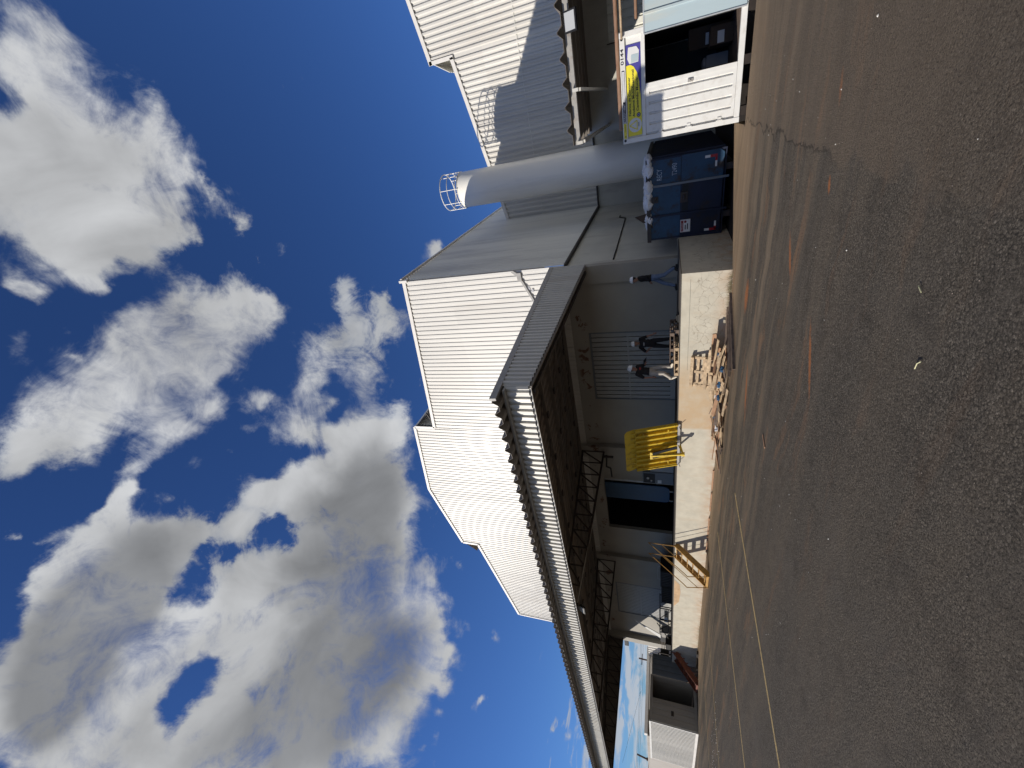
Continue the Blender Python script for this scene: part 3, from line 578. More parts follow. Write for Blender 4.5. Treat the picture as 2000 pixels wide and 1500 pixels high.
def floodlight(loc, M, label, s=1.):
    t = thing('floodlight', label, 'floodlight', loc); L = Vector(loc)
    MB().obox(L, (.34 * s, .30 * s, .07), M).build('housing', 'black', t)
    MB().obox(L + M @ Vector((0, 0, .04)), (.28 * s, .24 * s, .012), M).build('glass', 'lamp_glass', t)
    MB().obox(L + M @ Vector((0, 0, -.1)), (.26 * s, .03, .16), M).build('bracket', 'black', t)
floodlight((-16.45, 8.35, 4.94), Matrix.Rotation(R(68), 3, 'X'), 'white faced floodlight hung under the canopy front edge', 1.25)
# ================================================================== ANNEX ON THE RIGHT
an = thing('annex', 'dark beige annex wall with a low corrugated porch roof behind the white container', 'building', (3, 22, 0))
MB().box(-1.19, 14, 23.5, 23.75, -.3, 5.45).build('masonry_wall', 'masonry_side', an)
MB().box(-1.19, -.97, 23.751, 28.3, -.3, 5.45).build('side_wall', 'masonry_side', an)
az = lambda y: 4.72 + .075 * (y - 15.5)
sl2 = Vector((0, 1, .075)).normalized(); n2 = Vector((0, -.075, 1)).normalized()
m = MB(); m.corr((-1.0, 15.45, az(15.45)), X_, sl2, 13, n2, .62, .15, 0, 8.1, crown=.08, slope=.22, th=.012); m.build('porch_roof', 'roof_under', an)
MB().box(-1.0, 12, 15.62, 15.74, 4.50, 4.66).build('eave_beam', 'grey_steel', an)
m = MB()
for y in (16.6, 18, 19.4, 20.8, 22.4): m.box(-1.0, 12, y, y + .07, az(y) - .16, az(y) - .03)
m.split('purlin', 'roof_under', an)
for x in (-.98, .45, 4.6): MB().box(x, x + .09, 15.745, 23.49, 4.36, 4.5).box(x, x + .09, 15.45, 15.62, 4.40, 4.58).build('porch_beam', 'fascia_paint', an)
m = MB(); m.corr((2.1, 23.4, 0), X_, Z_, 10, (0, -1, 0), .3, .05, -.3, 4.2, crown=.7, slope=.05); m.build('sheet_door', 'cladding_side', an)
MB().box(2.06, 2.09, 23.44, 23.49, 2.6, 4.3).build('door_frame', 'dark_steel', an)
floodlight((2.12, 15.35, 4.42), Matrix.Rotation(R(60), 3, 'X') @ Matrix.Rotation(R(0), 3, 'Z'), 'square black framed floodlight under the porch roof above the white container', 1.5)

# ================================================================== WHITE CONTAINER
CY = 13.6
ct = thing('shipping_container', 'white container with one door open and a yellow and blue banner over it', 'container', (.13, CY, 0))
x0, x1, z0, z1 = -1.09, 1.36, .10, 2.97; yb = CY + 6.05
m = MB()
for a in (x0, x1 - .12): m.box(a, a + .12, CY, CY + .16, z0, z1)
for a in (x0, x1 - .12): m.box(a, a + .12, yb - .16, yb, z0, z1)
m.split('corner_post', 'white_paint', ct, bevel=.006)
MB().box(x0 + .121, x1 - .121, CY + .01, CY + .14, z0 + .005, z0 + .13).build('bottom_rail', 'white_paint', ct, bevel=.004)
MB().box(x0 + .121, x1 - .121, CY + .004, CY + .14, z1 - .13, z1 - .004).build('top_rail', 'white_paint', ct, bevel=.004)
MB().box(x0 + .121, x1 - .121, CY + .015, CY + .13, 2.36, 2.45).build('door_header', 'white_paint', ct, bevel=.004)
MB().box(x0 + .121, x1 - .121, CY + .06, CY + .1, 2.451, z1 - .131).build('header_panel', 'white_paint', ct)
m = MB(); m.corr((x0 + .02, CY + .16, 0), Y_, Z_, 5.73, (-1, 0, 0), .28, .03, z0 + .1, z1 - .02); m.build('side_wall', 'white_paint', ct)
m = MB(); m.corr((x1 - .02, CY + .16, 0), Y_, Z_, 5.73, X_, .28, .03, z0 + .1, z1 - .02); m.build('side_wall', 'white_paint', ct)
MB().box(x0 + .06, x1 - .06, CY + .14, yb - .05, z1 - .05, z1 - .02).build('roof', 'white_paint', ct)
MB().box(x0 + .06, x1 - .06, CY + .14, yb - .05, z0 + .08, z0 + .12).build('floor', 'wood_old', ct)
MB().box(x0 + .07, x0 + .09, CY + .17, yb - .11, z0 + .125, z1 - .06).box(x1 - .09, x1 - .07, CY + .17, yb - .11, z0 + .125, z1 - .06).box(x0 + .091, x1 - .091, CY + .17, yb - .11, z1 - .08, z1 - .06).split('shade_lining', 'interior_dark', ct)  # dark sheets added so the white walls bounce no light inside
MB().box(x0 + .06, x1 - .06, yb - .1, yb - .06, z0 + .08, z1 - .05).build('back_wall', 'green_grey', ct)
MB().box(x0, x0 + .06, CY + .2, yb - .2, z0, z0 + .14).box(x1 - .06, x1, CY + .2, yb - .2, z0, z0 + .14).split('base_rail', 'white_paint', ct)
m = MB()
for x in (x0 + .1, x1 - .12):
    m.tube((x - .02, CY - .004, z1 - .06), (x - .02, CY + .003, z1 - .06), .032, 14)
m.split('corner_hole', 'black', ct)
# closed leaf with ribs
lf = thing('door_leaf', None, None, (x0 + .14, CY, 0)); lf.parent = ct; lf.location = Vector(lf.location) - ct.location
m = MB(); m.corr((x0 + .125, CY + .06, 0), X_, Z_, 1.16, (0, -1, 0), .232, .04, .235, 2.355, crown=.72, slope=.07); m.build('door_sheet', 'white_paint', lf)
MB().box(x0 + .17, x0 + 1.28, CY + .018, CY + .05, 2.27, 2.355).box(x0 + .17, x0 + 1.28, CY + .018, CY + .05, .236, .31).box(x0 + 1.19, x0 + 1.285, CY + .012, CY + .06, .237, 2.354).build('door_frame', 'white_paint', lf)
m = MB()
for z in (.52, 1.25, 1.95): m.box(x0 + .125, x0 + .2, CY + .004, CY + .03, z, z + .09).tube((x0 + .13, CY + .0, z - .03), (x0 + .13, CY + .0, z + .12), .012, 6)
m.build('hinge', 'white_paint', lf)
MB().box(x0 + 1.1, x0 + 1.17, CY - .012, CY + .01, 1.22, 1.34).ball((x0 + 1.135, CY - .02, 1.28), .018, 5).build('lock', 'grey_steel', lf)
# open leaf, swung right round and seen beyond the post
lf2 = thing('door_leaf', 'pale steel door leaf swung open', None, (1.22, CY, 0)); lf2.parent = ct; lf2.location = Vector(lf2.location) - ct.location
m = MB(); m.corr((1.2, CY - .04, 0), X_, Z_, 1.25, (0, -1, 0), .42, .03, .14, 2.37, crown=.1, slope=.03, th=.02); m.build('door_sheet', 'pale_panel', lf2)
MB().box(1.19, 1.215, CY - .06, CY - .0, .14, 2.37).box(1.216, 2.45, CY - .05, CY - .02, 2.355, 2.385).build('door_frame', 'galvanised', lf2)
# banner over the doors
bn = MB().box(-.93, 1.08, CY + .045, CY + .058, 2.465, 2.825).build('banner', 'sign_blue', ct)
m = MB(); pts = [(-.93, 2.465), (-.55, 2.465), (-.1, 2.475), (.28, 2.51), (.48, 2.56), (.62, 2.64), (.67, 2.72), (.665, 2.80), (.66, 2.825), (-.93, 2.825)]
m.prism([(x, CY + .044, z) for x, z in pts], (0, -.003, 0)); m.build('banner_field', 'sign_yellow', bn)
m = MB()
def disc(m, x, z, r, y, th=.003, n=32): m.prism([(x + r * math.cos(2 * math.pi * i / n), y, z + r * math.sin(2 * math.pi * i / n)) for i in range(n)], (0, -th, 0))
disc(m, -.68, 2.64, .168, CY + .041); m.build('emblem', 'paper', bn)
m = MB(); tri = [(-.68 + .125 * math.cos(R(90 + 120 * i)), 2.655 + .125 * math.sin(R(90 + 120 * i))) for i in range(3)]
for i in range(3):
    a, b = tri[i], tri[(i + 1) % 3]; m.bar((a[0], CY + .036, a[1]), (b[0], CY + .036, b[1]), .003, .022, (0, 0, 1))
m.build('emblem_triangle', 'sign_yellow', bn)
m = MB()
for i in range(3):
    a, b = [Vector((.165 / .125 * (p[0] + .68) * .86 - .68, 0, .165 / .125 * (p[1] - 2.655) * .86 + 2.655)) for p in (tri[i], tri[(i + 1) % 3])]
    d = (b - a) * .12; a, b = a + d, b - d; m.bar((a[0], CY + .037, a[2]), (b[0], CY + .037, b[2]), .002, .008, (0, 0, 1))
for z in (2.555, 2.535): m.box(-.72, -.62, CY + .036, CY + .038, z, z + .008)
m.build('emblem_bars', 'print_black', bn)
m = MB(); disc(m, -.45, 2.545, .052, CY + .041); m.build('round_badge', 'print_black', bn)
m = MB(); disc(m, -.45, 2.545, .034, CY + .037); m.build('round_badge_ring', 'print_grey', bn)
m = MB(); disc(m, -.45, 2.545, .022, CY + .033); m.build('round_badge_core', 'sign_blue', bn)
m = MB(); m.prism([(.70, CY + .042, 2.52), (.93, CY + .042, 2.50), (1.02, CY + .042, 2.56), (1.03, CY + .042, 2.76), (.80, CY + .042, 2.79), (.69, CY + .042, 2.74)], (0, -.004, 0)); m.build('box_picture', 'paper', bn)
MB().prism([(.71, CY + .037, 2.53), (.87, CY + .037, 2.515), (.87, CY + .037, 2.69), (.70, CY + .037, 2.70)], (0, -.002, 0)).build('box_picture_side', 'pale_panel', bn)
def T(s_, h, x, z, w=None, mat='print_black', par=bn, y=CY + .039, bold=.0):
    o = text(s_, h, (x, y, z), FRONT, mat, par, ext=.0015, bold=bold)
    if w:
        cx = [v.co.x for v in o.data.vertices]; f = w / (max(cx) - min(cx)); mn = min(cx)
        for v in o.data.vertices: v.co.x = mn + (v.co.x - mn) * f
    return o
T('Fabrica de Container', .078, -.45, 2.765, .86, bold=.0015)
T('Locação e venda', .030, -.16, 2.712, .38)
T('Andaime Multidirecional', .078, -.48, 2.665, 1.04, bold=.0015)
T('Locação', .030, -.05, 2.615, .24)
T('Caminhão Munck', .078, -.36, 2.565, .74, bold=.0015)
T('Locação', .030, .02, 2.512, .22)
# top rail strip
st = MB().box(-.60, .58, CY - .001, CY + .003, 2.868, 2.94).build('phone_strip', 'print_black', ct)
sty = MB().box(-.96, -.60, CY - .001, CY + .003, 2.868, 2.94).build('name_strip', 'sign_yellow', ct)
T('(34)3211-0067', .062, -.55, 2.902, .40, 'paper', st, CY - .002, .001)
MB().box(-.595, -.56, CY - .003, CY - .0015, 2.885, 2.925).build('phone_symbol', 'paper', st)
m = MB(); m.box(-.10, .56, CY - .003, CY - .0015, 2.878, 2.93); m.build('address_pill', 'paper', st)
MB().box(-.08, .54, CY - .0045, CY - .0035, 2.897, 2.911).build('address_line', 'print_grey', st)
T('Container', .03, -.80, 2.905, .18, 'print_black', sty, CY - .002)
m = MB(); m.prism([(-.93, CY - .0015, 2.885), (-.89, CY - .0015, 2.885), (-.91, CY - .0015, 2.922)], (0, -.002, 0)); m.build('triangle_mark', 'print_black', sty)
T('0144', .105, .70, 2.91, .33, 'print_black', ct, CY + .002, .002)

# things inside the container
def carton(loc, size, rz, label):
    t = thing('cardboard_box', label, 'box', loc); c = Vector(loc) + Vector((0, 0, size[2] / 2)); M = Matrix.Rotation(rz, 3, 'Z')
    MB().obox(c, size, M).build('carton', 'cardboard', t, bevel=.006)
    MB().obox(c + M @ Vector((-.05, -size[1] / 2 - .003, .02)), (.26, .004, .16), M).build('paper_label', 'paper', t)
    MB().obox(c + M @ Vector((0, 0, size[2] / 2 + .002)), (size[0] * .98, .06, .003), M).build('tape', 'brown_tube', t)
carton((.86, 15.2, .22), (.42, .42, .55), R(8), 'brown cardboard box with a white paper label inside the open container')
carton((.98, 15.8, .22), (.48, .5, 1.05), R(-6), 'tall brown cardboard box standing behind the labelled box in the container')
sh = thing('shelf_rack', 'dark steel shelf rack along the inside of the white container', 'shelf', (-.4, 15.3, .22))
m = MB()
for z in (.7, 1.2, 1.7, 2.2): m.box(-.95, -.1, 14.3, 18.8, z, z + .03)
m.split('shelf_board', 'green_grey', sh)
m = MB()
for y in (14.3, 15.8, 17.3, 18.8):
    for x in (-.95, -.13): m.box(x, x + .04, y, y + .04, .22, 2.4)
m.split('upright', 'dark_steel', sh)
tag(MB().obox((.35, 16.0, .5), (.3, .3, .55), Matrix.Rotation(.3, 3, 'Z')).ball((.35, 16.0, .82), .16, 7, (1, 1, .5)).build('sack', 'print_grey'), 'grey tied sack just inside the container opening', 'sack')

# tubes lying on and behind the container
tb = []
for i, (a, b, r, lab) in enumerate((((-.75, 13.74, 3.03), (6.5, 13.74, 3.05), .05, 'rust brown steel tube lying along the front of the container roof'), ((1.22, 13.52, 2.90), (6.5, 13.5, 2.93), .028, 'thin pale brown tube leaning in front of the container corner'), ((1.55, 13.85, 2.56), (6.5, 13.85, 2.56), .04, 'brown steel tube running level behind the open container door'))):
    t = MB().tube(a, b, r, 10).build('steel_tube', ('brown_tube', 'wood', 'brown_tube')[i]); tag(t, lab, 'tube', 'steel tubes around the container')
for x in (-.95, .1, 1.1):
    o = MB().box(x, x + .2, CY + .05, CY + .5, -.31, .095).build('concrete_block', 'soil'); tag(o, {-.95: 'left', .1: 'middle', 1.1: 'right'}[x] + ' concrete block under the front of the white container', 'block', 'blocks carrying the container')

# ================================================================== BLUE DUMPSTER
dp = thing('dumpster', 'dented blue roll-off dumpster with stencilled letters, full of plastic waste', 'dumpster', (-3.4, 16.7, -.3))
DX0, DX1, DY, DZ0, DZ1 = -4.80, -2.0, 17.0, -.07, 2.44
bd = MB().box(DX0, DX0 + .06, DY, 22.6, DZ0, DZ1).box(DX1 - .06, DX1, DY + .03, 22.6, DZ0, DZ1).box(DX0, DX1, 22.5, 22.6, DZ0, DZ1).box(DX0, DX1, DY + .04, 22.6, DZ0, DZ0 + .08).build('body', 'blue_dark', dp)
m = MB()
for i in range(24): m.box(DX1, DX1 + .06, DY + .12 + i * .245, DY + .2 + i * .245, DZ0 + .05, DZ1 - .1)
m.split('side_rib', 'blue_dark', dp)
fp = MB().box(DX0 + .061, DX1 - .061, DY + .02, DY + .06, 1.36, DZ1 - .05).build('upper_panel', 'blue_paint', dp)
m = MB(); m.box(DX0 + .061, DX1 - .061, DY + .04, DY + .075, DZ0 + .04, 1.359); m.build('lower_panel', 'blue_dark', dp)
m = MB(); m.prism([(DX1 - .95, DY + .005, .02), (DX1 - .14, DY + .005, .0), (DX1 - .02, DY + .005, .14), (DX1 - .02, DY + .005, 1.34), (DX1 - .85, DY + .005, 1.34)], (0, .03, 0)); m.build('corner_plate', 'blue_paint', dp)
for x in (-2.89, -3.93): MB().box(x - .035, x + .035, DY - .035, DY + .018, DZ0 - .1, DZ1 - .05).build('post', 'green_grey' if x > -3 else 'blue_dark', dp)
MB().box(-3.84, -2.9, DY + .0, DY + .035, 1.10, 1.30).build('winch_plate', 'black', dp)
MB().box(-3.55, -3.2, DY - .06, DY + .0, 1.12, 1.36).tube((-3.45, DY - .08, 1.24), (-3.28, DY - .08, 1.24), .05, 8).build('hook', 'dark_steel', dp)
m = MB(); m.bar((DX0 - .06, DY - .01, DZ1), (DX1 + .02, DY - .01, DZ1 + .02), .12, .14).bar((DX1 + .03, DY, DZ1 + .02), (DX1 + .03, 22.6, DZ1 + .0), .12, .13).bar((DX0 - .0, DY + .06, DZ1), (DX0, 22.6, DZ1), .12, .13)
m.build('top_rim', 'dark_steel', dp)
m = MB(); m.box(-3.45, -3.25, DY - .05, DY + .02, 2.12, 2.36).ball((-3.34, DY - .05, 2.2), .06, 6); m.build('latch', 'dark_steel', dp)
m = MB(); m.box(-4.25, -4.05, DY + .1, 22.4, -.31, DZ0 - .001).box(-2.7, -2.5, DY + .1, 22.4, -.31, DZ0 - .001); m.split('skid', 'dark_steel', dp)
m = MB()
for x in (-4.15, -2.6): m.tube((x - .1, DY + .3, -.17), (x + .1, DY + .3, -.17), .14, 14)
m.split('roller', 'dark_steel', dp)
for i, (x, sx) in enumerate(((DX1 - .22, 1), (DX0 + .16, -1))):
    dz = .22 if i == 0 else .14
    MB().box(x - .02, x + .06, DY - .004, DY + .0, dz, dz + .22).box(x - .14 * (sx > 0), x - .0 + .12 * (sx < 0), DY - .004, DY, dz, dz + .06).build('reflector', 'reflector_red', dp)
    MB().box(x - .02, x + .06, DY - .0045, DY - .0005, dz + .22, dz + .38).box(x - .32 if sx > 0 else x + .12, x - .14 if sx > 0 else x + .30, DY - .0045, DY - .0005, dz, dz + .06).build('reflector', 'paper', dp)
text('RECY', .25, (-2.72, DY + .018, 2.06), FRONT, 'stencil', dp, 'stencilled_word', ext=.001, sx=.62)
text('T2490', .23, (-2.62, DY + .018, 1.56), FRONT, 'stencil', dp, 'stencilled_number', ext=.001, sx=.66)
sk = MB().box(-4.62, -4.17, DY - .0, DY + .019, 1.0, 1.34).build('warning_sticker', 'paper', dp)
MB().box(-4.59, -4.20, DY - .002, DY - .0005, 1.235, 1.32).build('sticker_bar', 'red_dark', sk)
text('ATENÇÃO', .07, (-4.56, DY - .003, 1.278), FRONT, 'paper', sk, 'sticker_word', ext=.0008, sx=.8)
m = MB(); disc(m, -4.25, 1.17, .045, DY - .0005, .002); m.build('sticker_symbol', 'red_dark', sk)
MB().box(-4.53, -4.36, DY - .002, DY - .0005, 1.15, 1.185).box(-4.53, -4.32, DY - .002, DY - .0005, 1.075, 1.11).build('sticker_lines', 'print_black', sk)
ORD = ('first', 'second', 'third', 'fourth', 'fifth', 'sixth', 'seventh', 'eighth', 'last')
# plastic waste heaped in the dumpster
for i in range(9):
    m = MB(); x, y = -4.3 + .28 * i, 17.05 + random.uniform(0, .5)
    m.ball((x, y, 2.46), random.uniform(.2, .3), 8, (1.2, 1, .65))
    for j, v in enumerate(m.v): m.v[j] = (v[0] + random.uniform(-.03, .03), v[1] + random.uniform(-.03, .03), v[2] + random.uniform(-.03, .03))
    tag(m.build('plastic_bag', 'white_plastic'), ORD[i] + ' grey plastic bag from the left, showing over the dumpster rim', 'bag', 'plastic bags in the dumpster')
tag(MB().add([(-4.35, 17.0, 2.3), (-3.75, 16.95, 2.42), (-3.9, 17.2, 2.98), (-4.2, 17.2, 2.62), (-4.0, 17.35, 2.4)], [(0, 1, 2), (0, 2, 3), (1, 4, 2), (3, 2, 4), (0, 3, 4), (0, 4, 1)]).build('cardboard_sheet', 'cardboard'), 'torn cardboard peak sticking up from the dumpster', 'cardboard')

# ================================================================== YELLOW DOCK LEVELLER
dl = thing('dock_leveller', 'raised yellow steel dock plate with ribs and a lifting arm', 'dock plate', (-11.75, 13.1, 1.4))
P0 = Vector((-11.76, 13.12, 1.42)); ax = Vector((0, -.33, 1)).normalized(); nn = Vector((0, -1, -.33)).normalized()
def LP(x, a, n): return P0 + Vector((x, 0, 0)) + ax * a + nn * n
def slab(m, xa, xb, a0, a1, n0, n1):
    vs = [LP(x, a, n) for n in (n0, n1) for a in (a0, a1) for x in (xa, xb)]
    return m.add(vs, [(0, 2, 3, 1), (4, 5, 7, 6), (0, 1, 5, 4), (2, 6, 7, 3), (0, 4, 6, 2), (1, 3, 7, 5)])
slab(MB(), -1.06, 1.06, 0, 1.62, 0, .02).build('plate', 'yellow_paint', dl)
m = MB()
for i in range(9): x = -1.0 + i * .25; slab(m, x - .035, x + .035, .02, 1.6, .021, .12)
m.split('stiffener', 'yellow_paint', dl)
m = MB()
for x in (-1.06, 1.02): slab(m, x, x + .04, .0, 1.62, .0215, .15)
m.split('side_flange', 'yellow_paint', dl)
m = MB()
for x in (-.88, .72):
    for a in (.35, 1.3): slab(m, x, x + .18, a, a + .04, .121, .14)
m.split('cross_bar', 'yellow_paint', dl)
m = MB(); lp = [(-1.06, 1.621), (1.06, 1.621), (1.06, 1.95), (.96, 2.05), (-.96, 2.05), (-1.06, 1.95)]
a2 = Vector((0, -.62, 1)).normalized(); B0 = LP(0, 1.621, 0)
m.prism([B0 + Vector((x, 0, 0)) + a2 * (a - 1.621) for x, a in lp], Vector((0, .02, 0))); lip = m.build('lip', 'yellow_paint', dl)
m = MB()
for i in range(8):
    x = -.9 + i * .255; b = B0 + Vector((x, 0, 0)); m.prism([b + nn * .03, b + nn * .1, b + a2 * .2 + nn * .005], (.02, 0, 0))
m.split('lip_gusset', 'yellow_paint', lip)
m = MB(); A = LP(-.25, 1.05, .2); B = Vector((-11.78, 12.55, 1.2)); m.bar(A, B, .08, .07).build('lifting_arm', 'yellow_paint', dl)
MB().bar(A + Vector((.12, -.02, -.05)), B + Vector((.2, .15, .22)), .09, .09).build('hydraulic_ram', 'black', dl)
MB().bar(A + Vector((-.1, -.02, -.05)), B + Vector((-.1, .12, .3)), .04, .04).build('spring', 'dark_steel', dl)
MB().obox(A, (.34, .05, .1)).prism([A + Vector((-.2, 0, .04)), A + Vector((.2, 0, .04)), A + Vector((.05, 0, -.16)), A + Vector((-.05, 0, -.16))], (0, -.02, 0)).build('arm_head', 'yellow_paint', dl)
MB().obox(B, (.1, .14, .12)).bar(B, Vector((-11.78, 13.09, 1.3)), .05, .06).bar(Vector((-11.55, 12.8, 1.36)), B, .05, .04).build('arm_foot', 'yellow_paint', dl)
MB().box(-12.83, -10.68, 13.0, 13.084, 1.30, 1.39).build('hinge_frame', 'grey_steel', dl)
m = MB()
for x in (-12.7, -10.8): m.tube((x, 12.99, 1.33), (x, 12.8, 1.28), .012, 6)
m.split('chain_hook', 'dark_steel', dl)

# ================================================================== STAIRS
def stair(X0, X1, ztop, ybot, mat, rails, label, ytop=13.08, n=6):
    t = thing('steel_stair', label, 'stairs', ((X0 + X1) / 2, ybot, 0)); dy = ytop - ybot
    for x in (X0, X1): MB().bar((x, ytop, ztop - .03), (x, ybot, .05), .05, .25).box(x - .02, x + .02, ybot - .12, ybot + .12, .004, .12).build('stringer', mat, t)
    for i in range(n):
        z = ztop * (i + .8) / n - .02; y = ybot + dy * (i + .8) / n
        MB().box(X0 + .024, X1 - .024, y - .15, y + .11, z - .02, z + .01).build('tread', mat, t)
    MB().box(X0 + .024, X1 - .024, ybot - .1, ybot - .05, .02, .12).build('base_plate', mat, t)
    if rails:
        for x in (X0, X1):
            m = MB(); m.path([(x, ytop - .1, ztop + .02), (x, ytop - .1, ztop + 1.2), (x, ybot - .12, 1.02), (x, ybot - .25, .9), (x, ybot - .12, .1)], .019, 8)
            m.tube((x, ytop - .1, ztop + .62), (x, ybot - .2, .42), .014, 6)
            m.build('handrail', mat, t)
    return t
stair(-18.98, -18.14, 1.38, 11.75, 'stair_paint', True, 'rusty yellow steel stair with tube handrails climbing to the dock')
s2 = stair(-29.7, -28.75, 1.2, 11.65, 'rust_red', False, 'dark red rusted steel stair at the far end of the dock', n=6)
m = MB()
for i in range(7):
    y = 11.7 + i * .22; z = .02 + (y - 11.65) / 1.43 * 1.2
    m.bar((-28.72, y, max(.02, z - .3)), (-28.72, y, z + .18), .02, .04, (0, 1, 0))
m.bar((-28.72, 11.65, .2), (-28.72, 13.05, 1.38), .03, .05); m.build('side_panel', 'rust_red', s2)

# ================================================================== DOCK FITTINGS
eb = thing('control_panel', 'dark grey control cabinet with white dials beside the open doorway', 'control panel', (-17.6, 16.9, 1.41))
MB().box(-18.05, -17.2, 16.75, 17.09, 1.411, 3.0).build('cabinet', 'green_grey', eb, bevel=.01)
MB().box(-18.0, -17.3, 16.735, 16.749, 2.35, 2.95).build('panel_door', 'black', eb)
m = MB(); m.ball((-17.62, 16.72, 2.72), .07, 7).ball((-17.8, 16.72, 2.55), .05, 7); m.split('dial', 'white_paint', eb)
MB().box(-18.0, -17.75, 16.74, 16.748, 2.02, 2.22).build('notice', 'paper', eb)
tag(MB().box(-17.18, -16.7, 16.8, 17.09, 1.412, 2.6).build('cabinet', 'roller', None, bevel=.01), 'pale grey cabinet behind the raised yellow dock plate', 'cabinet')
# ================================================================== PALLETS AND TIMBER
def pallet(label, mat='wood', L=1.2, W=1.0, group=None):
    t = thing('wooden_pallet', label, 'pallet', (0, 0, 0), group)
    for x in (-L / 2 + .05, 0, L / 2 - .05):
        MB().box(x - .05, x + .05, -W / 2, W / 2, .10, .122).build('cross_board', mat, t)
    for i in range(6): y = -W / 2 + .05 + i * (W - .1) / 5; MB().box(-L / 2, L / 2, y - .04, y + .04, .123, .143).build('deck_board', mat, t)
    for y in (-W / 2 + .05, 0, W / 2 - .05):
        MB().box(-L / 2, L / 2, y - .05, y + .05, 0, .02).build('bottom_board', mat, t)
        for x in (-L / 2 + .06, 0, L / 2 - .06): MB().box(x - .06, x + .06, y - .045, y + .045, .021, .099).build('block', mat, t)
    return t
def place(t, loc, M):
    t.matrix_world = Matrix.Translation(loc) @ M.to_4x4(); return t
RX = lambda a: Matrix.Rotation(R(a), 3, 'X'); RZ = lambda a: Matrix.Rotation(R(a), 3, 'Z'); RY = lambda a: Matrix.Rotation(R(a), 3, 'Y')
p0 = pallet('pale wooden pallet leaning on its edge against the sunlit dock wall', 'wood', 1.22, .98)
place(p0, (-8.3, 12.80, .58), RY(1) @ RX(-105) @ Matrix.Rotation(math.pi, 3, 'Z'))
p1 = pallet('dark pallet lowest in the stack on the dock before the metal door', 'wood_old', 1.4, 1.0)
place(p1, (-7.72, 14.1, 1.41), RZ(2))
p2 = dup(p1, (-7.76, 14.1, 1.555), (0, 0, R(-3)), 'dark pallet topmost in the stack on the dock edge')
p3 = pallet('sunlit pale pallet on the very edge of the dock beside the stepping man', 'wood', 1.15, .8)
place(p3, (-7.98, 13.52, 1.41), RZ(-2))
# broken boards at the foot of the dock
used_ = {}
G = 'broken boards heaped below the dock'
def board(x, y, z, L, w, th, az_, tilt, mat, roll=0):
    c = Vector((x, y, z)); M = Matrix.Rotation(R(az_), 3, 'Z') @ Matrix.Rotation(R(tilt), 3, 'Y') @ Matrix.Rotation(R(roll), 3, 'X')
    lab = {'wood': 'pale', 'wood_red': 'reddish brown', 'wood_old': 'dark weathered'}[mat]
    lab = '%s %s board, %s, %s' % ('long' if L > .95 else 'medium' if L > .65 else 'short', lab, 'near the dark beams' if x > -7.9 else 'under the leaning pallet' if x > -9 else 'left of the leaning pallet' if x > -10 else 'at the far left end', 'against the dock wall' if y > 12.45 else 'in mid heap' if y > 11.9 else 'nearest the yard')
    used_[lab] = used_.get(lab, 0) + 1
    if used_[lab] > 1: lab = lab.replace(' board,', ' board %s,' % ('with a lean', 'lying flatter', 'with a split end', 'crossing its twin')[min(3, used_[lab] - 2)]) if False else lab
    m = MB().obox((0, 0, 0), (L, w, th)); m.v = [(v[0] + (random.uniform(-.03, .03)), v[1], v[2]) for v in m.v]
    o = m.build('wooden_board', mat); o.matrix_world = Matrix.Translation(c) @ M.to_4x4(); return tag(o, lab, 'board', G)
random.seed(11)
board(-8.0, 12.72, .27, 1.5, .16, .03, 4, 3, 'wood_red', 60); board(-7.2, 12.75, .40, .95, .12, .03, 0, 2, 'wood_red', 80)
board(-9.9, 12.6, .16, 2.2, .14, .03, 2, 2, 'wood_red', 50); board(-9.2, 12.3, .12, 1.7, .1, .03, 8, 1, 'wood', 20)
board(-7.9, 12.35, .30, 1.3, .12, .03, 12, 8, 'wood', 50); board(-8.5, 12.1, .18, 1.1, .1, .025, -20, 4, 'wood', 30)
board(-8.7, 12.55, .42, 1.0, .1, .03, 6, -4, 'wood', 70); board(-7.6, 12.5, .52, .9, .09, .03, -4, 3, 'wood', 80)
seen = {}
for i in range(44):
    x = random.uniform(-11.2, -7.0); s = (x + 11.2) / 4.2; y = random.uniform(11.3 + .3 * s, 12.9); zz = random.uniform(.03, .12 + .30 * max(0, min(1, (y - 11.2))) * (.4 + .8 * s))
    board(x, y, zz, random.uniform(.35, 1.25), random.uniform(.06, .13), .024, random.uniform(-30, 40), random.uniform(-10, 10), random.choice(('wood', 'wood', 'wood_red', 'wood_old')), random.uniform(-40, 60))
for i, (a, b) in enumerate((((-5.35, 12.65), (-6.9, 10.9)), ((-5.6, 12.6), (-7.2, 11.3)), ((-6.1, 12.75), (-7.6, 11.6)), ((-5.9, 12.9), (-7.1, 12.5)))):
    m = MB().bar((a[0], a[1], .06), (b[0], b[1], .05 + .03 * (i % 2)), .05, .07); tag(m.build('timber_beam', 'wood_old'), ('dark timber beam nearest the yard beside the board heap', 'second dark timber beam from the yard beside the board heap', 'dark timber beam running under the leaning pallet', 'short dark beam closest to the dock wall')[i], 'beam', 'dark beams by the heap')
for i in range(7):
    x, y = random.uniform(-10.2, -7.1), random.uniform(11.7, 12.6); m = MB().ball((x, y, .24), .075, 6, (1.5, 1, .5))
    m.v = [(v[0] + random.uniform(-.035, .035), v[1] + random.uniform(-.035, .035), v[2] + random.uniform(-.03, .03)) for v in m.v]
    w_ = i % 3 == 2; tag(m.build('plastic_wrap', 'white_plastic' if w_ else 'blue_plastic'), ORD[i] + ' scrap of plastic in the board heap, %s, %s end' % ('white' if w_ else 'blue', 'left' if x < -8.6 else 'right'), 'plastic wrap', 'plastic wrap in the board heap')
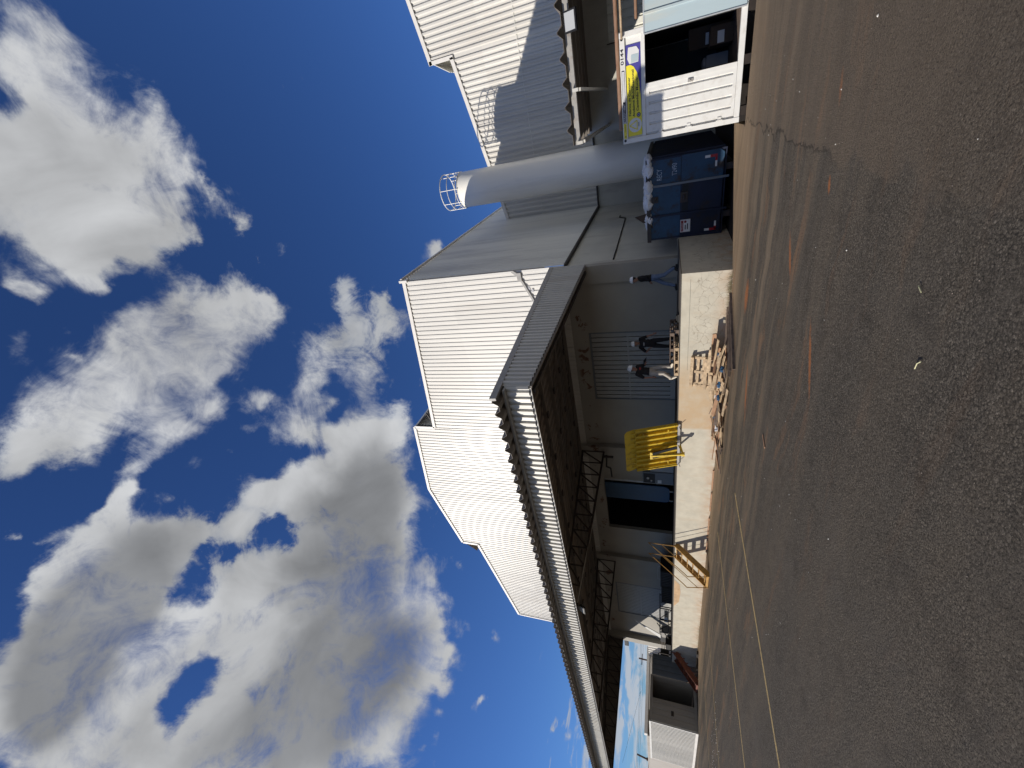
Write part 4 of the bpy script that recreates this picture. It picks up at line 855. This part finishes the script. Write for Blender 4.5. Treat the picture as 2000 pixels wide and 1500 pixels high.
for i, x in enumerate((-13.0, -14.3, -15.9, -17.2)):
    tag(MB().bar((x, 13.02, .03), (x - 1.1, 13.0, .03), .06, .05).build('wood_strip', 'wood_red'), ('first', 'second', 'third', 'last')[i] + ' thin wood strip along the dock foot, counted from the board heap', 'strip', 'strips along the dock foot')
tag(MB().bar((-6.15, 7.25, .01), (-6.25, 6.98, .012), .05, .012).build('wood_chip', 'wood_red'), 'small reddish wood chip alone on the asphalt', 'wood chip')
for a, b, lab in (((-2.21, 3.48), (-2.12, 3.44), 'short pale twig on the asphalt nearer the camera'), ((-1.68, 3.74), (-1.65, 3.80), 'tiny pale twig on the asphalt farther from the camera')):
    tag(MB().path([(a[0], a[1], .012), ((a[0] + b[0]) / 2 + .01, (a[1] + b[1]) / 2 + .01, .016), (b[0], b[1], .012)], .0045, 5).build('twig', 'twig_pale'), lab, 'twig', 'twigs on the asphalt')

# ================================================================== PEOPLE
def vox(m, name, mat, parent, vs=.011, sm=2):
    me = bpy.data.meshes.new('t'); me.from_pydata(m.v, [], m.f); o = bpy.data.objects.new('t', me); COL.objects.link(o)
    bm = bmesh.new(); bm.from_mesh(me); bmesh.ops.recalc_face_normals(bm, faces=bm.faces); bm.to_mesh(me); bm.free()
    md = o.modifiers.new('r', 'REMESH'); md.mode = 'VOXEL'; md.voxel_size = vs; md.use_smooth_shade = True
    s = o.modifiers.new('s', 'SMOOTH'); s.iterations = sm; s.factor = .5
    bpy.context.view_layer.update()
    me2 = bpy.data.meshes.new_from_object(o.evaluated_get(bpy.context.evaluated_depsgraph_get())); bpy.data.objects.remove(o)
    me2.materials.clear(); me2.materials.append(MT[mat]); me2.name = name
    q = bpy.data.objects.new(name, me2); COL.objects.link(q); q.parent = parent; ORG[q] = ORG[parent]; return q
def limb(m, pts, rs):
    for i in range(len(pts) - 1): m.tube(pts[i], pts[i + 1], rs[i], 12, rs[i + 1])
    for p, r in zip(pts, rs): m.ball(p, r, 7)
def person(loc, face, J, label, shirt, trousers, boots, sleeve=.55, hgt=1.0, face_tilt=0., long_sleeve=False, extra=None):
    """J: joints (right, forward, up) in metres"""
    t = thing('person', label, 'person', loc)
    f = Matrix.Rotation(R(face), 3, 'Z')                        # face 0 looks towards -Y
    W = lambda p: f @ Vector((-p[0], -p[1], p[2])) * hgt
    J = {k_: W(v) for k_, v in J.items()}
    F = f @ Vector((0, -1, 0)); S = f @ Vector((-1, 0, 0))     # forward, person's right
    b = MB(); hd = J['head']; nk = J['neck']; ch = J['chest']; pv = J['pelvis']
    hM = Matrix((S, F, Vector((0, 0, 1)))).transposed() @ Matrix.Rotation(face_tilt, 3, 'X')
    b.ball(hd, .098, 10, (.80, .98, 1.22), hM); b.ball(hd + hM @ Vector((0, .03, -.07)), .06, 8, (.85, 1, .8))
    b.ball(hd + hM @ Vector((0, .100, -.015)), .017, 5, (.8, 1, 1.4)); b.ball(hd + hM @ Vector((.078, -.005, -.01)), .024, 5, (.5, .8, 1.2)); b.ball(hd + hM @ Vector((-.078, -.005, -.01)), .024, 5, (.5, .8, 1.2))
    limb(b, [hd + hM @ Vector((0, -.01, -.07)), nk, ch], [.052, .056, .07])
    ab = (ch + pv) / 2
    b.ball(ch, .15, 9, (1.12, .72, 1.0), Matrix((S, F, Vector((0, 0, 1)))).transposed()); b.ball(ab, .14, 9, (1.0, .75, 1.15), Matrix((S, F, Vector((0, 0, 1)))).transposed()); b.ball(pv, .145, 9, (1.08, .8, .85), Matrix((S, F, Vector((0, 0, 1)))).transposed())
    for s in 'RL':
        sh_, el, wr = J['sh' + s], J['el' + s], J['wr' + s]; limb(b, [ch * .75 + sh_ * .25 + Vector((0, 0, .03)), sh_, el, wr], [.07, .056, .040, .027])
        hp, kn, an_ = J['hip' + s], J['kn' + s], J['an' + s]; limb(b, [pv, hp, kn, an_], [.1, .085, .055, .038])
        limb(b, [an_, J['toe' + s]], [.036, .028])
        hd_ = (wr - el).normalized(); sd = hd_.cross(F); sd = sd.normalized() if sd.length > .1 else S; pn = hd_.cross(sd).normalized()
        pc = wr + hd_ * .05; b.tube(wr, wr + hd_ * .085, .026, 8, .030); b.ball(pc + hd_ * .03, .032, 7, (1, 1, 1))
        cl = J.get('curl' + s); cv = cl.normalized() if cl is not None and cl.length > .01 else pn
        for q, ln in zip((-.024, -.008, .008, .024), (.062, .072, .068, .052)):
            r0 = wr + hd_ * .085 + sd * q; r1 = r0 + hd_ * ln * .45 + cv * .008; r2 = r1 + (hd_ * .75 + cv * .65).normalized() * ln * .55
            limb(b, [r0, r1, r2], [.0095, .0088, .0075])
        r0 = wr + hd_ * .03 + sd * -.026; limb(b, [r0, r0 + (hd_ * .7 - sd * .7) * .04, r0 + (hd_ * .95 - sd * .6) * .068], [.012, .0105, .009])
    vox(b, 'body', 'skin', t, .0075, 2)
    c = MB(); BM = Matrix((S, F, Vector((0, 0, 1)))).transposed()
    c.ball(ch, .168, 9, (1.12, .74, 1.02), BM); c.ball(ab, .158, 9, (1.03, .8, 1.2), BM); c.ball(pv + Vector((0, 0, .045)), .160, 9, (1.08, .82, .6), BM); c.tube(nk - Vector((0, 0, .045)), ch, .062, 10, .1)
    for s in 'RL':
        sh_, el, wr = J['sh' + s], J['el' + s], J['wr' + s]
        if long_sleeve: limb(c, [ch * .7 + sh_ * .3 + Vector((0, 0, .03)), sh_, el, el.lerp(wr, .92)], [.085, .073, .056, .042])
        else: limb(c, [ch * .7 + sh_ * .3 + Vector((0, 0, .03)), sh_, sh_.lerp(el, .8)], [.085, .075, .062])
    vox(c, 'shirt', shirt, t, .011, 3)
    c = MB(); c.ball(pv - Vector((0, 0, .02)), .155, 9, (1.1, .84, .8), BM)
    for s in 'RL':
        hp, kn, an_ = J['hip' + s], J['kn' + s], J['an' + s]; limb(c, [pv - Vector((0, 0, .03)), hp, kn, an_.lerp(kn, .06)], [.115, .102, .074, .062])
    vox(c, 'trousers', trousers, t, .011, 3)
    for s in 'RL':
        c = MB(); an_, to = J['an' + s], J['toe' + s]; heel = an_ - (to - an_).normalized() * .03 - Vector((0, 0, .035))
        limb(c, [an_ + Vector((0, 0, .05)), an_, heel + Vector((0, 0, .015))], [.052, .052, .042]); limb(c, [an_ - Vector((0, 0, .01)), an_.lerp(to, .6), to], [.05, .045, .038])
        vox(c, 'boot', boots, t, .010, 2)
    m = MB(); m.ball(hd + hM @ Vector((0, -.02, .015)), .098, 10, (.86, .98, 1.1), hM); hr = vox(m, 'hair', 'hair', t, .012, 1)
    # keep the face clear of hair
    me = hr.data; bm = bmesh.new(); bm.from_mesh(me); bmesh.ops.delete(bm, geom=[v for v in bm.verts if (hM.transposed() @ (v.co - hd)).y > .045 or (hM.transposed() @ (v.co - hd)).z < -.06], context='VERTS'); bm.to_mesh(me); bm.free()
    m = MB(); n = 20; prof = [(.150, .045, .0), (.128, .05, .0), (.122, .09, 0), (.108, .135, 0), (.075, .168, 0), (.03, .182, 0), (.0005, .184, 0)]
    vs = [hd + hM @ Vector((r_ * .92 * math.cos(2 * math.pi * i / n), r_ * math.sin(2 * math.pi * i / n) * (1.1 if r_ < .14 else 1.0) + (.03 if r_ > .14 and math.sin(2 * math.pi * i / n) > 0 else 0), z_)) for r_, z_, _ in prof for i in range(n)]
    m.add(vs, [(j * n + i, j * n + (i + 1) % n, (j + 1) * n + (i + 1) % n, (j + 1) * n + i) for j in range(len(prof) - 1) for i in range(n)])
    m.build_ = None; m.v = [tuple(Vector(v) + ORG[t]) for v in m.v]; m.build('hard_hat', 'helmet_white', t, smooth=True)
    m = MB()
    for sx_ in (-.03, .03): m.ball(hd + hM @ Vector((sx_, .088, .012)), .011, 5)
    m.v = [tuple(Vector(v) + ORG[t]) for v in m.v]; m.build('eyes', 'print_black', t)
    m = MB(); m.ball(hd + hM @ Vector((0, .088, -.058)), .014, 5, (1.5, .5, .35), hM); m.v = [tuple(Vector(v) + ORG[t]) for v in m.v]; m.build('mouth', 'red_dark', t)
    m = MB().ball(ch + F * .125 + Vector((0, 0, .02)), .05, 6, (1.3, .12, .7), BM) if extra != 'grey' else MB().ball(ch + F * .125 + Vector((0, 0, -.02)), .07, 6, (1.2, .1, .25), BM)
    m.v = [tuple(Vector(v) + ORG[t]) for v in m.v]; m.build('shirt_print', 'red_print' if extra == 'red' else 'print_grey', t)
    return t, J, F, S
# man striding at the dock's near end
base_J = dict(pelvis=(0, 0, .95), chest=(0, .01, 1.30), neck=(0, .0, 1.48), head=(0, .03, 1.62), shR=(.18, 0, 1.42), shL=(-.18, 0, 1.42), hipR=(.09, 0, .90), hipL=(-.09, 0, .90))
J1 = dict(base_J, elR=(.24, -.06, 1.15), wrR=(.16, .14, 1.02), elL=(-.23, -.03, 1.14), wrL=(-.10, .15, 1.03), knR=(.12, .22, .52), anR=(.10, .36, .09), toeR=(.12, .52, .05), knL=(-.10, -.05, .50), anL=(-.10, -.30, .14), toeL=(-.11, -.18, .04))
person((-6.0, 16.2, 1.41), -62, J1, 'man in white hard hat, black top and blue jeans striding along the dock', 'shirt_black', 'jeans_blue', 'boot_dark', hgt=.985, long_sleeve=True, extra='grey')
# man standing behind the pallets, hand on hip
J2 = dict(base_J, elR=(.40, -.04, 1.20), wrR=(.19, .02, 1.02), curlR=(-1, 0, 0), elL=(-.30, .03, 1.15), wrL=(-.40, .12, .93), hipR=(.1, 0, .9), hipL=(-.1, 0, .9), knR=(.14, .03, .50), anR=(.17, .0, .08), toeR=(.2, .16, .04), knL=(-.14, .03, .5), anL=(-.19, .0, .08), toeL=(-.22, .16, .04), head=(0, .05, 1.62))
person((-8.28, 15.1, 1.41), 12, J2, 'man in white hard hat and black clothes with a hand on his hip behind pallets', 'shirt_black', 'jeans_black', 'boot_dark', hgt=.965, face_tilt=-.12, extra='grey')
# man stepping off the pallet, looking at papers in his hand
J3 = dict(pelvis=(0, -.02, .97), chest=(0, .04, 1.30), neck=(0, .08, 1.47), head=(0, .15, 1.60), shR=(.18, .05, 1.42), shL=(-.18, .05, 1.42), hipR=(.09, 0, .92), hipL=(-.09, -.02, .92),
          elL=(-.23, .10, 1.15), wrL=(-.13, .34, 1.12), elR=(.24, -.10, 1.16), wrR=(.22, -.09, .90), knL=(-.10, .12, .58), anL=(-.10, .14, .24), toeL=(-.1, .30, .19), knR=(.11, .02, .50), anR=(.11, -.30, .22), toeR=(.11, -.20, .06))
t3, JJ, F3, S3 = person((-8.62, 13.55, 1.41), 70, J3, 'man in white hard hat, black T-shirt and pale trousers stepping at the dock edge', 'shirt_black', 'trousers_grey', 'boot_pale', hgt=1.0, face_tilt=-.35, extra='red')
hp_ = Vector((-8.62, 13.55, 1.41)) + JJ['wrL'] + F3 * .13
tag(MB().obox(hp_ + Vector((0, 0, .02)), (.16, .21, .012), Matrix.Rotation(R(70), 3, 'Z') @ Matrix.Rotation(.5, 3, 'X')).build('clipboard', 'black'), 'black clipboard held by the man stepping at the dock edge', 'clipboard')
tag(MB().box(-5.75, -5.6, 16.2, 16.35, 1.411, 1.50).build('box', 'black', None, bevel=.01), 'small black case on the dock floor by the striding man', 'case')
tag(MB().box(-6.75, -6.45, 13.7, 13.9, 1.411, 1.46).box(-6.7, -6.5, 13.74, 13.86, 1.461, 1.50).build('steel_block', 'black', None, bevel=.01), 'small black steel block on the dock edge right of the pallets', 'block')

# ================================================================== FAR END OF THE DOCK
def crate(x0, x1, y0, y1, z0, z1, lab, mat='black'):
    t = thing('plastic_crate', lab, 'crate', ((x0 + x1) / 2, y0, z0), 'dark crates on the dock')
    MB().box(x0, x1, y0, y1, z0, z1).build('tub', mat, t, bevel=.015)
    m = MB(); n = 9
    for i in range(n): x = x0 + (x1 - x0) * (i + .5) / n; m.box(x - .03, x + .03, y0 - .03, y0 - .001, z0 + .03, z1 - .05)
    m.build('rib', mat, t); MB().box(x0 - .02, x1 + .02, y0 - .04, y0 - .001, z1 - .049, z1).build('rim', mat, t)
crate(-25.05, -23.55, 15.0, 16.0, 1.411, 2.08, 'jet black crate right of its ribbed twin at the far end of the dock')
crate(-26.9, -25.15, 15.0, 16.0, 1.411, 2.03, 'dark grey ribbed crate left of the jet black one on the dock', 'rubber')
tag(MB().path([(-23.7, 15.4, 2.085), (-23.7, 15.4, 2.22), (-25.0, 15.4, 2.24), (-25.0, 15.4, 2.085)], .012, 6).build('wire_loop', 'galvanised'), 'thin wire loop standing on the jet black crate', 'wire loop')
tb_ = thing('steel_trestle', 'dark welded steel trestle with bracing in the sunlit corner of the dock', 'trestle', (-29, 15.2, 1.41))
m = MB()
for x in (-27.6, -29.0, -30.6): m.bar((x, 15, 1.41), (x, 15, 2.1), .05, .05, (0, 1, 0)).bar((x, 15.9, 1.41), (x, 15.9, 2.1), .05, .05, (0, 1, 0))
m.build('leg', 'dark_steel', tb_)
MB().bar((-27.5, 15, 2.12), (-30.7, 15, 2.12), .06, .07).bar((-27.5, 15.9, 2.12), (-30.7, 15.9, 2.12), .06, .07).bar((-27.6, 15, 1.6), (-30.6, 15, 1.6), .04, .04).build('top_rail', 'dark_steel', tb_)
MB().bar((-29.3, 14.9, 2.3), (-31.0, 14.9, 1.6), .04, .04).bar((-28.8, 15, 2.1), (-27.7, 15, 1.45), .03, .03).bar((-29.2, 15, 1.41), (-30.3, 15, 2.1), .03, .03).build('brace', 'dark_steel', tb_)
tag(MB().box(-29.6, -29.0, 15.2, 15.7, 1.62, 1.85).build('paint_can', 'white_paint', None, bevel=.02), 'small white carton resting inside the steel trestle', 'carton')
tag(MB().box(-32.3, -31.5, 14.7, 15.2, 1.411, 1.72).box(-32.2, -31.6, 14.75, 15.15, 1.721, 1.76).build('bin', 'black', None, bevel=.02), 'squat black bin on the dock at the foot of the white blade', 'bin')
tag(MB().box(-31.9, -31.2, 15.3, 15.8, 1.411, 2.0).box(-31.85, -31.25, 15.35, 15.75, 2.001, 2.05).build('grey_box', 'grey_steel', None, bevel=.02), 'grey metal box behind the squat black bin', 'box')
tag(MB().prism([(-32.6, 16.45, 3.95), (-34.6, 16.5, 1.42), (-35.3, 16.5, 1.42)], (0, .05, 0)).build('sheet', 'white_paint'), 'long white tapered sheet leaning against the end wall of the dock', 'sheet')
cg = thing('cage_trolley', 'black open cage trolley at the far left end of the dock', 'trolley', (-33.9, 14.9, 1.41))
MB().box(-35.6, -32.4, 14.5, 15.8, 1.50, 1.54).box(-35.6, -34.6, 14.5, 15.8, 1.541, 2.1).box(-33.4, -32.4, 15.7, 15.8, 1.541, 2.1).build('tray', 'black', cg)
m = MB()
for x in (-35.6, -34.5, -33.45, -32.45): m.bar((x, 14.5, 1.5), (x, 14.5, 2.15), .05, .05, (0, 1, 0))
for z in (1.7, 1.85, 2.0): m.bar((-34.5, 15.75, z), (-33.4, 15.75, z), .05, .05)
m.bar((-35.6, 14.5, 2.15), (-32.4, 14.5, 2.15), .05, .05); m.build('frame', 'dark_steel', cg)
m = MB()
for x in (-35.3, -32.7): m.tube((x, 14.6, 1.455), (x, 14.66, 1.455), .045, 10)
m.build('wheel', 'rubber', cg)
tag(MB().obox((-33.6, 14.6, 2.22), (1.0, .4, .1)).build('cushion', 'trousers_grey', None, bevel=.03), 'crumpled beige cloth lying on the black cage trolley', 'cloth')
tag(MB().box(-37.9, -37.05, 16.9, 17.1, 4.62, 4.93).box(-37.05, -36.66, 16.97, 17.03, 4.75, 4.8).build('wall_lamp', 'black', None, bevel=.03), 'black box lamp on an arm at the far corner of the warehouse', 'lamp')

# ================================================================== GREY CONTAINER BESIDE THE YARD
gc = thing('shipping_container', 'ribbed pale container with rust along its base and its dark end doors ajar', 'container', (-34, 11.1, 0))
gx0, gx1, gy0, gy1, gh = -37.3, -30.9, 9.95, 12.42, 2.68
m = MB(); m.corr((gx0, gy0, 0), X_, Z_, gx1 - gx0 - .1, (0, -1, 0), .2, .035, .12, gh - .1, crown=.4, slope=.12); m.build('side_wall', 'cladding', gc)
m = MB(); m.corr((gx0, gy1, 0), X_, Z_, gx1 - gx0 - .1, (0, 1, 0), .2, .035, .12, gh - .1); m.build('side_wall', 'clad_brown', gc)
MB().box(gx0, gx1, gy0 - .04, gy0 + .03, .0, .13).build('base_rail', 'trim', gc)
MB().box(gx0, gx1, gy0 - .04, gy0 + .03, gh - .1, gh).box(gx1 - .1, gx1, gy0 - .04, gy0 + .06, .131, gh - .101).build('top_rail', 'white_paint', gc)
MB().box(gx0, gx1, gy0 + .031, gy1, gh - .06, gh - .02).box(gx0, gx0 + .05, gy0 + .031, gy1, .1, gh - .061).box(gx0 + .1, gx1 - .05, gy0 + .05, gy1 - .05, .05, .1).build('roof', 'clad_brown', gc)
MB().box(gx1 - .08, gx1, gy0 + .061, gy1, gh - .019 - .15, gh - .0611).box(gx1 - .08, gx1, gy0 + .061, gy1, .0, .16).box(gx1 - .08, gx1, gy1 - .08, gy1, .161, gh - .17).build('end_frame', 'clad_brown', gc)
m = MB(); m.corr((gx1 - .03, gy0 + .07, 0), Y_, Z_, 1.17, X_, .3, .03, .165, gh - .175, crown=.7, slope=.06); d1 = m.build('door', 'clad_brown', gc)
MB().box(gx1 + .001, gx1 + .03, gy0 + .5, gy0 + .75, 1.3, 1.45).build('lock', 'dark_steel', d1)
m = MB(); m.corr((gx1 + .02, gy1 + .02, 0), Vector((.12, 1, 0)).normalized(), Z_, 1.18, Vector((1, -.12, 0)).normalized(), .3, .03, .165, gh - .12, crown=.7, slope=.06); d2 = m.build('door', 'green_grey', gc)
# low sheds, roof edge, poles and wires beyond
ls = thing('shed', 'low ribbed shed with pale roof edge beyond the far end of the dock', 'shed', (-46, 17, 0))
m = MB(); m.corr((-45, 13.4, 0), Y_, Z_, 6.9, X_, .5, .05, -.3, 3.0, crown=.5, slope=.05); m.build('side_wall', 'clad_brown', ls)
MB().box(-45.15, -44.7, 13.4, 20.3, 3.15, 3.40).build('roof_edge', 'trim', ls)
MB().box(-45.1, -44.8, 15.2, 20.3, 2.92, 3.1).build('roof_edge', 'trim', ls)
MB().box(-55, -45.16, 13.4, 22, 3.1, 3.2).box(-55, -45.1, 13.4, 13.5, -.3, 3.09).build('roof', 'clad_brown', ls)
m = MB(); m.corr((-44.9, 19.6, 0), X_, Z_, 5.5, (0, -1, 0), .42, .06, -.3, 3.25, crown=.45, slope=.06); m.build('front_wall', 'cladding', ls)
fw = tag(MB().corr((-60, 11, 0), Y_, Z_, 5.2, X_, .4, .06, -.3, 2.2).build('fence', 'cladding_side'), 'low pale ribbed fence in the distance left of the container', 'fence')
tag(MB().tube((-60, 25.5, -.3), (-60, 25.6, 4.9), .1, 8).bar((-60, 24.9, 4.5), (-60, 26.2, 4.5), .08, .08).build('utility_pole', 'wood_old'), 'short dark utility pole with a crossarm above the shed roof', 'pole')
tag(MB().tube((-60, 15.7, -.3), (-60, 15.75, 3.6), .16, 8).tube((-60, 15.75, 3.6), (-60, 15.9, 4.6), .09, 8).bar((-60, 14.9, 3.4), (-60, 16.2, 3.4), .05, .05).build('utility_pole', 'wood_old'), 'thick dark pole beside the fence at the left edge', 'pole')
for i, z in enumerate((4.35, 4.55, 4.7)):
    m = MB(); pts = [(-60 - 0.3 * i, 10 + 2.5 * k_, z + .012 * (k_ - 3.5) ** 2 - .05) for k_ in range(9)]
    m.path(pts, .012, 4); tag(m.build('power_line', 'black'), ('lowest', 'middle', 'highest')[i] + ' of three thin dark power lines sagging across the sky under the canopy', 'wire', 'power lines')
tag(MB().tube((-60, 22, 4.5), (-62, 15.3, 6.2), .012, 4).build('stay_wire', 'black'), 'thin stay wire slanting up across the sky gap', 'wire')
for i in range(3):
    tag(MB().obox((-27.4 - .5 * i, 12.6 - .15 * i, .05), (.4, .2, .09), Matrix.Rotation(i, 3, 'Z')).build('rubble_lump', 'soil'), ('nearest', 'middle', 'farthest')[i] + ' of three dark rubble lumps beside the red stair', 'rubble', 'rubble by the red stair')

# look-alike boards are told apart by where they lie in the heap
from collections import defaultdict
gr = defaultdict(list)
for o in bpy.data.objects:
    if o.get('group') == G: gr[o['label']].append(o)
for lab, os_ in gr.items():
    if len(os_) > 1:
        os_.sort(key=lambda o: -o.matrix_world.translation.x)
        for i, o in enumerate(os_): o['label'] = ('rightmost ' if i == 0 else 'leftmost ' if i == len(os_) - 1 else 'middle ') + lab
